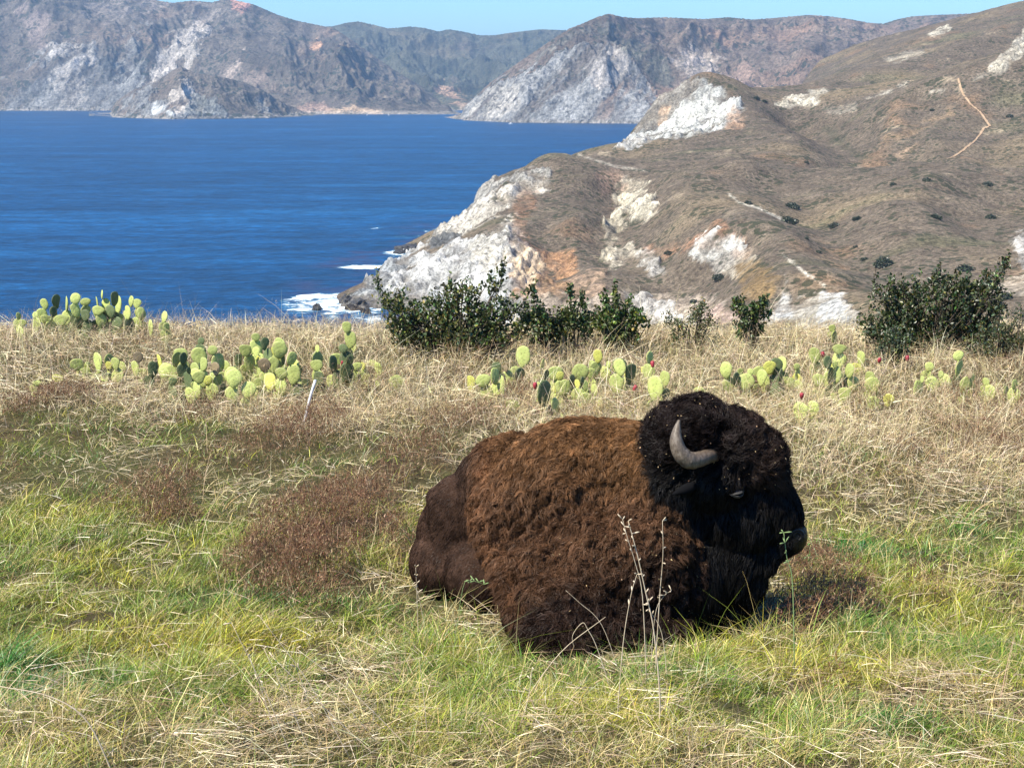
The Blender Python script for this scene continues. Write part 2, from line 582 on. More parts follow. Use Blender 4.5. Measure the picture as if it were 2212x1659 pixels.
    put([(1380, 560), (1410, 545), (1440, 590), (1410, 610)], (0.50, 0.48, 0.44), 3, 14, 0.8)
    # white gully heads above the meadow
    put([(1355, 640), (1400, 650), (1450, 670), (1500, 700), (1360, 700)], (0.62, 0.61, 0.58), 4, 16)
    put([(1530, 665), (1600, 670), (1620, 700), (1520, 700)], (0.48, 0.36, 0.30), 4, 14, 0.9)
    put([(1660, 690), (1670, 640), (1700, 600), (1715, 650), (1740, 640), (1780, 620), (1830, 650), (1850, 700), (1660, 700)], (0.58, 0.54, 0.46), 4, 26)
    put([(1670, 690), (1690, 620), (1710, 660), (1720, 690)], (0.66, 0.67, 0.66), 3, 12)
    put([(1760, 690), (1770, 620), (1810, 630), (1830, 690)], (0.66, 0.66, 0.63), 3, 16)
    put([(2140, 620), (2212, 590), (2300, 590), (2300, 640), (2150, 630)], (0.52, 0.45, 0.36), 5, 10, 0.9)
    put([(2180, 520), (2212, 500), (2260, 560), (2212, 580)], (0.5, 0.48, 0.45), 4, 12, 0.8)
    # pale lines along the spur
    for pts, w, k in (([(1575, 420), (1600, 440), (1640, 450), (1700, 480)], 3.5, 0.8), ([(1690, 550), (1740, 590), (1780, 615)], 4, 0.8),
                      ([(1250, 335), (1330, 360), (1400, 370)], 3, 0.5)):
        m = np.where(vis, sstep(w, 0, line_d(U, V, pts) + 5 * nf), 0) * k
        c = lerp(c, (0.55, 0.49, 0.38), m)
    # craggy peak of the second point
    put([(1345, 318), (1375, 262), (1400, 235), (1430, 205), (1490, 165), (1560, 190), (1610, 230), (1590, 270), (1520, 285), (1430, 300), (1360, 325)], (0.46, 0.47, 0.45), 3, 10)
    put([(1400, 300), (1480, 225), (1530, 205), (1600, 230), (1580, 265), (1500, 280)], (0.72, 0.73, 0.69), 4, 15, 0.9)
    put([(1375, 280), (1400, 225), (1500, 168), (1520, 190), (1450, 240), (1410, 280)], (0.22, 0.195, 0.165), 4, 10, 0.9)
    put([(1425, 240), (1445, 225), (1440, 260), (1420, 270)], (0.55, 0.40, 0.28), 3, 6, 0.8)
    put([(1570, 250), (1600, 235), (1605, 275), (1570, 280)], (0.50, 0.33, 0.22), 4, 8, 0.8, 0.5)
    put([(1330, 322), (1360, 300), (1400, 300), (1390, 315)], (0.6, 0.6, 0.58), 3, 7)
    # scattered pale outcrops of the right-hand hills
    for pts, k in (([(1675, 225), (1720, 208), (1770, 205), (1770, 230), (1700, 232)], 1.0), ([(1870, 215), (1925, 192), (1930, 200), (1885, 215)], 0.8),
                   ([(2010, 75), (2045, 55), (2055, 62), (2020, 80)], 0.9), ([(1910, 130), (1990, 105), (2005, 120), (1930, 135)], 0.45),
                   ([(2140, 145), (2190, 95), (2212, 60), (2230, 100), (2170, 150)], 0.8), ([(2005, 200), (2050, 190), (2050, 196), (2010, 205)], 0.8),
                   ([(1745, 195), (1790, 190), (1790, 205), (1750, 205)], 0.6), ([(1940, 180), (1960, 175), (1960, 185), (1942, 188)], 0.8),
                   ([(2120, 160), (2165, 150), (2160, 160), (2100, 172)], 0.7), ([(1780, 235), (1850, 225), (1850, 235), (1790, 245)], 0.5)):
        put(pts, (0.62, 0.58, 0.48), 3, 7, k, 0.8)
    put([(1900, 300), (2050, 240), (2060, 250), (1900, 325)], (0.34, 0.24, 0.15), 5, 14, 0.6, 0.1)
    put([(1930, 335), (1990, 300), (1990, 315), (1950, 345)], (0.42, 0.30, 0.20), 4, 8, 0.6, 0.1)
    # the gully
    put([(1780, 275), (1800, 280), (1860, 330), (1900, 345), (1860, 348), (1800, 310)], (0.085, 0.085, 0.055), 5, 10, 0.6, 0)
    # roughness of bare rock
    rel = ridged(X / 26, Y / 26, 0.2, 5, 0.6) - 0.55
    Z = Z + rock * (rel + 0.8 * strat) * 10.0 * sstep(450, 900, Y) + rock * 1.6 * fbm(X / 7, Y / 7, 8.0, 3) * sstep(400, 700, Y)
    V0 = np.stack([X, Y, Z], -1).reshape(-1, 3)
    me = np_mesh('headland', V0, grid_faces(*X.shape), True, c.reshape(-1, 3), {'rock': np.clip(rock, 0, 1).ravel()})
    o = link('headland', me, terrain_material('dry_hillside', 0.21, 0.42, 0.95))
    tag(o, kind='structure')
    return X, Y, Z, U, V, vis


HX, HY, HZ, HU, HV, HVIS = build_headland()


def head_hit(u, v):
    """Nearest visible headland vertex to a working pixel."""
    d = np.where(HVIS, (HU - u) ** 2 + (HV - v) ** 2, 1e9)
    k = np.unravel_index(np.argmin(d), d.shape)
    return Vector((HX[k], HY[k], HZ[k]))


# ------------------------------------------------------------------ trail on the hill
def build_trail():
    pts = [(2069, 169), (2074, 190), (2080, 206), (2097, 226), (2117, 243), (2128, 262), (2139, 274), (2126, 280), (2112, 296), (2096, 314), (2075, 331), (2052, 343)]
    P = [head_hit(*p) for p in pts]
    bm = bmesh.new()
    prev = None
    fine = []
    XYZ = np.stack([HX, HY, HZ], -1).reshape(-1, 3)
    XYZ = XYZ[(XYZ[:, 1] > 900) & (XYZ[:, 1] < 1700) & (XYZ[:, 0] > 150)]
    ZR = []
    for a, b in zip(P[:-1], P[1:]):
        for k in range(8):
            fine.append(a.lerp(b, k / 8))
    fine.append(P[-1])
    for i, p in enumerate(fine):
        q = fine[min(i + 1, len(fine) - 1)] - fine[max(i - 1, 0)]
        s = Vector((q.y, -q.x, 0)).normalized()
        if s.x < 0: s = -s
        w = 0.85 + 0.5 * float(noise3(np.array([i * 0.4]), np.array([0.5]), np.array([0.2]))[0])
        row = []
        for kk in (-1, 0, 1):
            r = p + s * w * kk
            di = (XYZ[:, 0] - r.x) ** 2 + (XYZ[:, 1] - r.y) ** 2
            k = np.argpartition(di, 24)[:24]
            row.append(bm.verts.new((r.x, r.y, XYZ[k, 2].mean() + 0.35)))
        if prev:
            for k in (0, 1):
                bm.faces.new((prev[k], prev[k + 1], row[k + 1], row[k]))
        prev = row
    me = bpy.data.meshes.new('trail')
    bm.to_mesh(me)
    t = NT('trail_dirt')
    c = t.ramp(t.noise(t.coord(), 0.2), [(0.3, (0.32, 0.21, 0.125)), (0.7, (0.44, 0.32, 0.21))])
    t.principled(c, 0.95, 0.1)
    tag(link('trail', me, t.m), kind='structure')


build_trail()


# ------------------------------------------------------------------ far hills
def far_layer(name, u0, u1, nc, shore, crest, sky, base_cut, seed, rough, paint, shape, spots=0.05):
    """shore: (u, distance); crest: (u, distance); sky: (u, v) skyline it must show."""
    us = np.linspace(u0, u1, nc)
    rs = np.interp(us, *zip(*shore))
    rc = np.interp(us, *zip(*crest))
    sv = np.interp(us, *zip(*sky))
    nr = 300
    t = np.linspace(-0.03, 1.55, nr)[:, None]
    Y = rs[None, :] + (rc - rs)[None, :] * t
    a = (us - CU) / FPX / ct
    X = a[None, :] * Y
    _, zr = pdir(us, sv)
    zc = zr * rc - SEA                                  # height of the crest above the sea
    S = np.interp(t[:, 0], *zip(*shape))[:, None] * np.ones(nc)[None, :]
    L = rough[0]
    wx = X + 0.5 * L * noise3(X / L, Y / L, seed + 3.0)
    wy = Y + 0.5 * L * noise3(X / L, Y / L, seed + 8.0)
    rg = ridged(wx / L, wy / (L * 1.9), seed, 6, 0.56) - 0.62
    r2 = ridged(wx / (L * .36), wy / (L * .5), seed + 5, 4, 0.55) - 0.6
    env = np.clip(sstep(0.0, 0.25, t) * (1.0 - 0.55 * sstep(0.55, 1.0, t)), 0, 1)
    Z = zc[None, :] * S + rg * rough[1] * env * 1.3 + r2 * rough[1] * 0.28 * (0.25 + 0.75 * env)
    Z = Z + 8 * fbm(X / 60, Y / 60, seed, 4) * sstep(0.0, 0.1, t)
    Z = Z + SEA
    Z = np.where(t < 0, SEA - 12, Z)
    # bring the skyline to its height
    e = (Z - SEA * 0) / Y
    for _ in range(3):
        ang = (Z / Y).max(0)
        kcol = (Z / Y).argmax(0)
        yy = Y[kcol, np.arange(nc)]
        want = zr * yy - SEA
        have = ang * yy - SEA
        r = np.clip(want / np.maximum(have, 8), 0.2, 4)
        g = np.exp(-np.linspace(-2, 2, 13) ** 2); g /= g.sum()
        r = np.convolve(np.pad(r, 6, mode='edge'), g, 'valid')
        Z = np.where(t < 0, Z, (Z - SEA) * r[None, :] + SEA)
    U, V = proj(X, Y, Z)
    vis = visible_rows(Y, Z)
    c, rock = paint(X, Y, Z, U, V, vis, t)
    rel = ridged(X / 70, Y / 70, seed + 2, 5, 0.6) - 0.55
    Z = Z + np.where(t < 0.9, rock * rel * 20 * sstep(0.0, 0.08, t), 0)
    me = np_mesh(name, np.stack([X, Y, Z], -1).reshape(-1, 3), grid_faces(*X.shape), True, c.reshape(-1, 3), {'rock': np.clip(rock, 0, 1).ravel()})
    o = link(name, me, terrain_material(name + '_cover', spots, 0.10, 4.5, (0.03, 0.042, 0.03)))
    tag(o, kind='structure')
    return o


def painter(base, patches, soft=3, seed=1.0):
    def f(X, Y, Z, U, V, vis, t):
        nn = fbm(X / 150, Y / 150, seed, 5, 0.65) * 1.0 + fbm(X / 45, Y / 45, seed + 1, 4, 0.65) * 0.8
        c = np.ones(X.shape + (3,)) * np.array(base)
        d = fbm(X / 420, Y / 420, seed + 4, 4)
        gul = fbm(X / 110, Y / 200, seed + 14, 4, 0.6)
        c = lerp(c, np.array(base) * np.array((1.5, 1.25, 1.1)), sstep(0.0, 0.5, d) * 0.8)
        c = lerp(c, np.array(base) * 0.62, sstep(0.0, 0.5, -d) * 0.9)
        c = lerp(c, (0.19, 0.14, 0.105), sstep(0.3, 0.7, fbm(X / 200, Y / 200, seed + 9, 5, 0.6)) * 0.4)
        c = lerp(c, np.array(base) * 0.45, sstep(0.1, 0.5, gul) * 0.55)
        strat = fbm((X * 0.8 - Z * 0.7) / 55, Y / 160, seed + 20, 5, 0.62)
        rock = np.zeros(X.shape)
        for pts, col, amp, k, r in patches:
            m = patch(U, V, vis, pts, soft, nn, amp * 1.3) * k * (0.3 + 0.7 * sstep(-0.35, 0.15, strat + 0.2))
            cc = np.array(col) * 0.95 * np.exp(0.8 * np.clip(strat, -0.8, 0.4))[..., None]
            c = c * (1 - m[..., None]) + cc * m[..., None]
            rock = rock * (1 - m) + m * r
        shoreline = sstep(14, 5, Z - SEA)
        c = lerp(c, (0.33, 0.30, 0.26), shoreline * 0.5)
        return c, rock
    return f


GREYR, CREAM, DARKR, ORG = (0.22, 0.215, 0.20), (0.46, 0.41, 0.35), (0.075, 0.075, 0.07), (0.36, 0.21, 0.13)
# the tall massif on the left
far_layer('far_massif', -700, 1010, 900, [(-700, 5700), (300, 5700), (600, 5150), (1010, 5100)], [(-700, 7300), (520, 6900), (740, 6600), (1010, 5900)],
          [(-700, 20), (-200, -70), (0, -60), (150, -55), (300, -30), (380, 2), (410, 7), (450, 2), (490, 6), (510, 0), (525, -2), (545, 3), (575, 10), (625, 33), (665, 46), (740, 62), (800, 105), (860, 150), (930, 195), (990, 235), (1010, 247)],
          0, 2.0, (620, 120),
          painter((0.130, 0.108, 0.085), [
              ([(-50, 250), (-50, 190), (60, 170), (120, 120), (190, 90), (240, 120), (260, 170), (300, 180), (300, 235), (200, 250)], GREYR, 34, 0.75, 1.0),
              ([(130, 110), (180, 90), (190, 160), (180, 240), (130, 235)], CREAM, 34, 0.5, 1.0),
              ([(215, 120), (240, 115), (255, 170), (235, 180)], DARKR, 10, 0.8, 0.8),
              ([(260, 190), (265, 90), (300, 70), (310, 110), (290, 190)], GREYR, 26, 0.6, 1.0),
              ([(325, 192), (345, 130), (372, 75), (420, 50), (455, 55), (435, 95), (412, 130), (380, 165), (350, 190)], (0.38, 0.34, 0.29), 22, 0.9, 1.0),
              ([(400, 50), (440, 15), (480, 20), (500, 0), (520, 0), (490, 40), (440, 60)], (0.34, 0.29, 0.24), 22, 0.6, 0.7),
              ([(40, 20), (120, 30), (90, 95), (70, 90)], (0.22, 0.17, 0.145), 16, 0.6, 0.2),
              ([(170, 0), (370, 0), (330, 20), (230, 45), (180, 25)], (0.24, 0.20, 0.17), 22, 0.6, 0.3),
              ([(500, 0), (540, 0), (525, 25), (500, 20)], (0.5, 0.25, 0.18), 8, 0.8, 0.2),
              ([(670, 95), (690, 90), (690, 110), (675, 110)], (0.6, 0.36, 0.22), 8, 0.9, 0.3),
              ([(455, 160), (500, 130), (525, 110), (520, 150), (510, 175), (470, 172)], (0.46, 0.37, 0.30), 14, 0.7, 0.4),
              ([(530, 165), (570, 150), (590, 190), (560, 190)], (0.22, 0.165, 0.13), 14, 0.6, 0.2),
              ([(700, 245), (700, 235), (760, 228), (830, 244), (830, 250)], (0.52, 0.37, 0.24), 7, 0.9, 0.5),
              ([(620, 240), (700, 220), (720, 240), (640, 250)], (0.30, 0.2, 0.15), 10, 0.7, 0.3)], seed=2.5),
          [(-0.03, 0), (0, 0.0), (0.02, 0.04), (0.08, 0.17), (0.3, 0.42), (0.6, 0.70), (1.0, 1.0), (1.2, 0.85), (1.55, 0.4)])
# the headland in front of it
far_layer('far_point', 225, 720, 360, [(225, 4950), (280, 4700), (400, 4500), (600, 4640), (720, 5000)], [(225, 5300), (300, 5200), (420, 5000), (560, 5100), (720, 5250)],
          [(225, 246), (268, 246), (280, 222), (320, 194), (370, 176), (405, 152), (420, 144), (450, 158), (500, 166), (550, 178), (590, 196), (630, 222), (670, 240), (720, 249)],
          0, 5.0, (260, 45),
          painter((0.130, 0.108, 0.085), [
              ([(265, 250), (275, 215), (320, 190), (350, 220), (400, 255), (300, 256)], GREYR, 20, 0.9, 1.0),
              ([(380, 250), (370, 200), (405, 160), (425, 165), (415, 215), (400, 250)], (0.5, 0.44, 0.37), 16, 0.8, 1.0),
              ([(395, 252), (420, 205), (460, 215), (490, 252)], (0.20, 0.205, 0.19), 14, 0.8, 1.0),
              ([(325, 245), (335, 225), (365, 240), (390, 252)], (0.60, 0.60, 0.56), 8, 0.8, 1.0),
              ([(550, 250), (560, 220), (590, 240), (600, 254)], GREYR, 10, 0.7, 1.0)], seed=4.5),
          [(-0.03, 0), (0, 0.0), (0.03, 0.12), (0.1, 0.25), (0.5, 0.7), (1.0, 1.0), (1.25, 0.5), (1.55, 0.1)])
# the dark ridge in the middle distance gap
far_layer('far_ridge', 640, 1330, 420, [(640, 5800), (1330, 5800)], [(640, 8200), (1330, 8200)],
          [(640, 70), (700, 60), (740, 57), (765, 50), (790, 47), (820, 54), (850, 62), (870, 61), (895, 58), (925, 61), (955, 69), (975, 64), (1005, 69), (1040, 77), (1070, 77), (1100, 72), (1130, 68), (1165, 64), (1215, 66), (1330, 60)],
          0, 9.0, (520, 120),
          painter((0.085, 0.085, 0.06), [
              ([(930, 190), (960, 185), (1010, 210), (1040, 225), (1000, 230), (950, 205)], (0.42, 0.27, 0.18), 14, 0.8, 0.3),
              ([(960, 250), (1000, 225), (1040, 240), (1040, 255)], (0.42, 0.31, 0.22), 8, 0.8, 0.3)], seed=6.5),
          [(-0.03, 0), (0, 0.03), (0.1, 0.12), (0.3, 0.25), (0.6, 0.52), (0.85, 0.82), (1.0, 1.0), (1.2, 0.9), (1.55, 0.5)])
# the pale cliff and the hills that run on to the right
far_layer('far_cliff', 965, 2700, 900, [(965, 4750), (1000, 4400), (1110, 4150), (1400, 4050), (1700, 3900), (2700, 3900)],
          [(965, 4800), (1000, 4560), (1100, 4560), (1200, 4620), (1305, 4760), (1420, 5200), (1700, 5600), (2700, 5600)],
          [(965, 252), (1000, 247), (1010, 228), (1060, 180), (1100, 150), (1130, 128), (1170, 100), (1200, 78), (1225, 62), (1250, 52), (1280, 38), (1305, 30), (1330, 37), (1360, 40), (1420, 38), (1460, 40), (1500, 42), (1550, 38), (1600, 43), (1640, 40), (1715, 33), (1760, 36), (1800, 42), (1840, 50), (1870, 52), (1900, 42), (1930, 36), (1980, 33), (2050, 30), (2130, 27), (2300, 30), (2700, 40)],
          0, 13.0, (480, 95),
          painter((0.150, 0.116, 0.090), [
              ([(1000, 255), (1015, 225), (1060, 190), (1120, 160), (1200, 110), (1260, 90), (1330, 95), (1370, 130), (1400, 180), (1420, 220), (1400, 270), (1000, 275)], (0.25, 0.245, 0.23), 20, 0.95, 1.0),
              ([(1020, 245), (1060, 195), (1110, 175), (1130, 240), (1080, 255)], (0.36, 0.33, 0.28), 20, 0.7, 1.0),
              ([(1240, 140), (1310, 85), (1350, 110), (1370, 150), (1300, 180)], (0.33, 0.29, 0.25), 20, 0.7, 1.0),
              ([(1130, 140), (1200, 85), (1300, 35), (1330, 50), (1330, 85), (1250, 85), (1160, 135)], (0.15, 0.14, 0.115), 16, 0.8, 0.7),
              ([(1330, 90), (1370, 70), (1430, 120), (1450, 170), (1420, 190), (1380, 140)], (0.11, 0.105, 0.08), 16, 0.8, 0.2),
              ([(1450, 120), (1500, 105), (1560, 130), (1540, 175), (1490, 170)], (0.38, 0.32, 0.27), 22, 0.7, 0.7),
              ([(1560, 150), (1620, 130), (1640, 170), (1590, 185)], (0.32, 0.22, 0.17), 14, 0.6, 0.3),
              ([(1000, 275), (1000, 258), (1380, 262), (1420, 275)], (0.09, 0.085, 0.08), 5, 0.6, 0.8)], seed=8.5),
          [(-0.03, 0), (0, 0.0), (0.03, 0.10), (0.12, 0.26), (0.35, 0.52), (0.7, 0.82), (1.0, 1.0), (1.2, 0.97), (1.55, 0.6)])


# ------------------------------------------------------------------ sea
def build_sea():
    dists = np.concatenate([[60, 150], 300 * (26000 / 300) ** np.linspace(0, 1, 520)])
    X, Y = az_grid(-3200, 5400, 760, dists)
    Z = np.full(X.shape, SEA)
    U, V = proj(X, Y, Z)
    foam = np.zeros(X.shape)
    for pts, k, soft in (([(705, 577), (760, 571), (840, 571), (860, 578), (800, 585), (740, 582)], 1.12, 6),
                         ([(590, 640), (660, 628), (740, 622), (800, 630), (820, 700), (640, 700), (600, 670)], 0.85, 34),
                         ([(680, 660), (760, 640), (830, 660), (830, 705), (700, 705)], 1.0, 24),
                         ([(620, 640), (700, 632), (770, 628), (770, 636), (640, 650)], 0.95, 4),
                         ([(620, 662), (680, 655), (700, 664), (640, 674)], 0.85, 4),
                         ([(820, 545), (900, 530), (940, 515), (960, 530), (880, 560), (830, 556)], 0.85, 5),
                         ([(905, 497), (950, 490), (960, 500), (920, 504)], 0.85, 3), ([(780, 495), (830, 488), (840, 492), (790, 498)], 0.5, 3),
                         ([(730, 545), (790, 540), (790, 546), (740, 550)], 0.5, 3), ([(830, 505), (930, 500), (930, 512), (850, 520)], 0.5, 4),
                         ([(960, 256), (1000, 252), (1400, 262), (1400, 266), (1000, 258)], 0.35, 1.5), ([(270, 250), (420, 251), (420, 255), (270, 255)], 0.7, 1.5), ([(260, 250), (300, 250), (300, 253), (262, 254)], 0.7, 1.0)):
        sel = (U > 200) & (U < 1500) & (V > 230) & (V < 730)
        m = np.zeros(X.shape)
        m[sel] = sstep(-soft, soft, poly_sd(U[sel], V[sel], pts)) * k
        foam = np.maximum(foam, m)
    kelp = np.zeros(X.shape)
    sel = (U > 200) & (U < 1300) & (V > 230) & (V < 760)
    kelp[sel] = sstep(-40, 40, poly_sd(U[sel], V[sel], [(560, 720), (620, 640), (720, 540), (850, 500), (960, 470), (1000, 560), (860, 720)]))
    me = np_mesh('sea', np.stack([X, Y, Z], -1).reshape(-1, 3), grid_faces(*X.shape), True, None, {'foam': foam.ravel(), 'kelp': kelp.ravel()})
    t = NT('sea_water')
    co = t.coord()
    far = t.mapping(co, (1, 2.6, 1), (0, 0, 0.12))
    n1 = t.noise(far, 0.016, 5, 0.6)
    n2 = t.noise(far, 0.09, 4, 0.6)
    n3 = t.noise(t.mapping(co, (1, 3.2, 1), (0, 0, 0.05)), 0.0030, 5, 0.62, 0.5)
    base = t.ramp(n3, [(0.30, (0.0018, 0.032, 0.092)), (0.50, (0.0026, 0.042, 0.120)), (0.62, (0.004, 0.055, 0.150)), (0.72, (0.009, 0.080, 0.20))])
    lane = t.ramp(t.noise(t.mapping(co, (1, 7, 1), (0, 0, -0.06)), 0.0009, 4, 0.55, 0.8), [(0.40, 0.93), (0.5, 1.0), (0.62, 1.18)])
    base = t.mix(1.0, base, lane, 'MULTIPLY')
    base = t.mix(1.0, base, t.ramp(n1, [(0.3, 0.55), (0.7, 1.45)]), 'MULTIPLY')
    base = t.mix(1.0, base, t.ramp(n2, [(0.3, 0.45), (0.55, 1.0), (0.72, 1.9)]), 'MULTIPLY')  # ripple glints and dark troughs painted into the water colour
    n5 = t.noise(t.mapping(co, (1, 3.5, 1), (0, 0, 0.3)), 0.33, 3, 0.6)
    base = t.mix(1.0, base, t.ramp(n5, [(0.3, 0.5), (0.7, 1.5)]), 'MULTIPLY')  # finer ripples, their light and dark also painted in
    kf = t.attr('kelp', 'Fac')
    kn = t.ramp(t.noise(co, 0.03, 4, 0.6), [(0.45, 0.0), (0.62, 0.9)])
    base = t.mix(t.math('MULTIPLY', kf, kn), base, (0.03, 0.03, 0.075))
    ff = t.math('MULTIPLY', t.attr('foam', 'Fac'), 1.04)
    fn = t.noise(t.mapping(co, (1, 1.6, 1)), 0.06, 7, 0.72, 1.6)
    fn = t.math('ADD', fn, t.math('MULTIPLY', t.math('SUBTRACT', t.noise(co, 0.02, 3), 0.5), 0.9))
    fn = t.math('ADD', t.math('MULTIPLY', t.math('SUBTRACT', fn, 0.5), 1.9), 0.5)
    fm = t.math('SUBTRACT', t.math('ADD', ff, fn), 1.34)
    fm = t.ramp(fm, [(0.0, 0.0), (0.16, 1.0)])
    shal = t.ramp(t.math('SUBTRACT', t.math('ADD', ff, fn), 1.14), [(0.0, 0.0), (0.4, 0.7)])
    base = t.mix(shal, base, (0.10, 0.32, 0.42))
    base = t.mix(fm, base, (0.86, 0.9, 0.9))
    h = t.math('ADD', t.math('MULTIPLY', n1, 3.0), n2)
    b = t.bump(h, 0.8, 2.0)
    rg = t.mix(fm, (0.42, 0.42, 0.42), (0.9, 0.9, 0.9))
    t.principled(base, rg, 0.24, b)
    tag(link('sea', me, t.m), kind='structure')


build_sea()


# ------------------------------------------------------------------ haze
def build_haze():
    bm = bmesh.new()
    bmesh.ops.create_cube(bm, size=1.0)
    for v in bm.verts:
        v.co = Vector((v.co.x * 56000, 10000 + v.co.y * 36000, v.co.z * 800 + 260))
    me = bpy.data.meshes.new('haze')
    bm.to_mesh(me)
    t = NT('haze_air')
    p = t.n.new('ShaderNodeVolumePrincipled')
    p.inputs['Color'].default_value = (0.42, 0.66, 1.0, 1)
    p.inputs['Density'].default_value = 5.2e-5
    p.inputs['Anisotropy'].default_value = 0.0
    t.l.new(p.outputs[0], t.out.inputs['Volume'])
    o = link('haze', me, t.m)
    tag(o, kind='stuff')


build_haze()

# ------------------------------------------------------------------ meadow ground
def ground_hit(u, v):
    """Point of the meadow seen at a working pixel."""
    a, zz = pdir(u, v)
    ys = np.linspace(3.5, 24, 1400)
    gap = zz * ys - near_z(a * ys, ys)
    k = np.argmax(gap < 0) if (gap < 0).any() else len(ys) - 1
    y = ys[k]
    return Vector((a * y, y, float(near_z(np.array([a * y]), np.array([y]))[0])))


def gz(x, y):
    return float(near_z(np.array([x]), np.array([y]))[0])


def build_meadow():
    ys = np.concatenate([np.linspace(1.0, 4.4, 20), np.linspace(4.5, 22, 330), np.linspace(22.3, 46, 40)])
    us = np.linspace(-1.0, 1.0, 300)
    Y = ys[:, None] * np.ones(300)[None, :]
    X = us[None, :] * (3.0 + Y * 0.62)
    Z = near_z(X, Y)
    # a hollow pressed under the animal
    me = np_mesh('meadow_ground', np.stack([X, Y, Z], -1).reshape(-1, 3), grid_faces(*X.shape), True)
    t = NT('meadow_soil')
    co = t.coord()
    n = t.noise(co, 9, 6, 0.7)
    n2 = t.noise(co, 0.7, 4, 0.6)
    c = t.ramp(n, [(0.3, (0.035, 0.026, 0.014)), (0.5, (0.075, 0.056, 0.030)), (0.7, (0.15, 0.115, 0.06))])
    c = t.mix(t.ramp(n2, [(0.4, 0.0), (0.6, 0.6)]), c, (0.075, 0.085, 0.028))
    t.principled(c, 0.95, 0.05, t.bump(t.noise(co, 45, 5, 0.7), 1.0, 0.02))
    tag(link('meadow_ground', me, t.m), kind='structure')


build_meadow()


def grass_material(name, trans=0.3, gloss=0.05):
    t = NT(name)
    t.leafy(t.attr('Col'), trans * 0.7, gloss)
    return t.m


def ribbon_mesh(name, root, dirh, up, length, width, bend, col_a, col_b, nseg=3, side=None, droop=0.0, mat=None):
    """Many tapered blades. dirh: horizontal unit direction of the lean, up: how upright (0..1), bend: curl towards dirh."""
    n = len(root)
    if side is None:
        ph = rng.uniform(0, 2 * PI, n)
        side = np.stack([np.cos(ph), np.sin(ph), 0 * ph], -1)
    vs, cs = [], []
    for s in range(nseg + 1):
        t = s / nseg
        hz = (1 - up) * t + bend * t * t
        vz = up * t - (droop) * t * t
        c = root + length[:, None] * (dirh * hz[:, None] + np.array((0, 0, 1.0)) * vz[:, None])
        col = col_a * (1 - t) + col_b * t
        if s < nseg:
            w = width * (1 - 0.75 * t ** 1.4) * 0.5
            vs += [c - side * w[:, None], c + side * w[:, None]]
            cs += [col, col]
        else:
            vs.append(c); cs.append(col)
    k = len(vs)
    V = np.stack(vs, 1).reshape(-1, 3)
    Cc = np.stack(cs, 1).reshape(-1, 3)
    b = np.arange(n)[:, None] * k
    F = []
    for s in range(nseg - 1):
        F.append(b + np.array([[2 * s, 2 * s + 1, 2 * s + 3, 2 * s + 2]]))
    tip = b + np.array([[2 * nseg - 2, 2 * nseg - 1, 2 * nseg, 2 * nseg]])
    # tip triangles are written as quads with a short fourth side: split the tip vertex position
    F = np.concatenate(F, 0)
    T = tip[:, :3]
    me = bpy.data.meshes.new(name)
    me.vertices.add(len(V))
    me.vertices.foreach_set('co', np.ascontiguousarray(V, np.float32).ravel())
    nl = F.size + T.size
    me.loops.add(nl)
    me.loops.foreach_set('vertex_index', np.concatenate([F.ravel(), T.ravel()]).astype(np.int32))
    me.polygons.add(len(F) + len(T))
    st_ = np.concatenate([np.arange(len(F)) * 4, F.size + np.arange(len(T)) * 3]).astype(np.int32)
    me.polygons.foreach_set('loop_start', st_)
    me.polygons.foreach_set('loop_total', np.concatenate([np.full(len(F), 4), np.full(len(T), 3)]).astype(np.int32))
    me.polygons.foreach_set('use_smooth', np.ones(len(F) + len(T), bool))
    a = me.color_attributes.new('Col', 'FLOAT_COLOR', 'POINT')
    cc = np.ones((len(V), 4), np.float32)
    cc[:, :3] = np.clip(Cc, 0, 1)
    a.data.foreach_set('color', cc.ravel())
    me.update(calc_edges=True)
    return me


# kinds of ground cover, painted as soft ellipses measured in the picture and laid on the meadow
def spots_world(lst):
    out = []
    for u, v, ru, rv in lst:
        c = ground_hit(u, v)
        a = ground_hit(u, min(v + rv, 1650)); b = ground_hit(u, max(v - rv, 700))
        rx = ru / FPX * c.y
        ry = max(0.12, abs(b.y - a.y) / 2)
        out.append((c.x, c.y, rx, ry))
    return out


BROWN = spots_world([(330, 1090, 100, 55), (370, 1130, 60, 25), (600, 970, 110, 55), (640, 1160, 120, 90), (560, 1240, 70, 60), (690, 1270, 100, 60), (780, 1110, 90, 70), (870, 1190, 60, 50),
                     (990, 935, 100, 45), (900, 1010, 90, 40), (1120, 880, 60, 25), (1790, 1285, 110, 70), (1730, 1350, 120, 40), (2130, 900, 90, 60), (2180, 1000, 60, 50), (1960, 1060, 60, 25), (1980, 1000, 60, 30),
                     (130, 870, 80, 30), (60, 900, 50, 30), (1780, 1500, 60, 16), (2000, 1300, 40, 16), (700, 930, 80, 30), (1560, 720, 50, 20), (1740, 720, 60, 30), (2190, 830, 60, 30), (30, 1040, 50, 30), (2050, 960, 70, 40), (1880, 900, 60, 30), (1250, 860, 70, 20), (450, 900, 60, 25), (830, 850, 70, 25), (1640, 860, 50, 25), (1000, 830, 60, 20), (260, 760, 60, 18)])
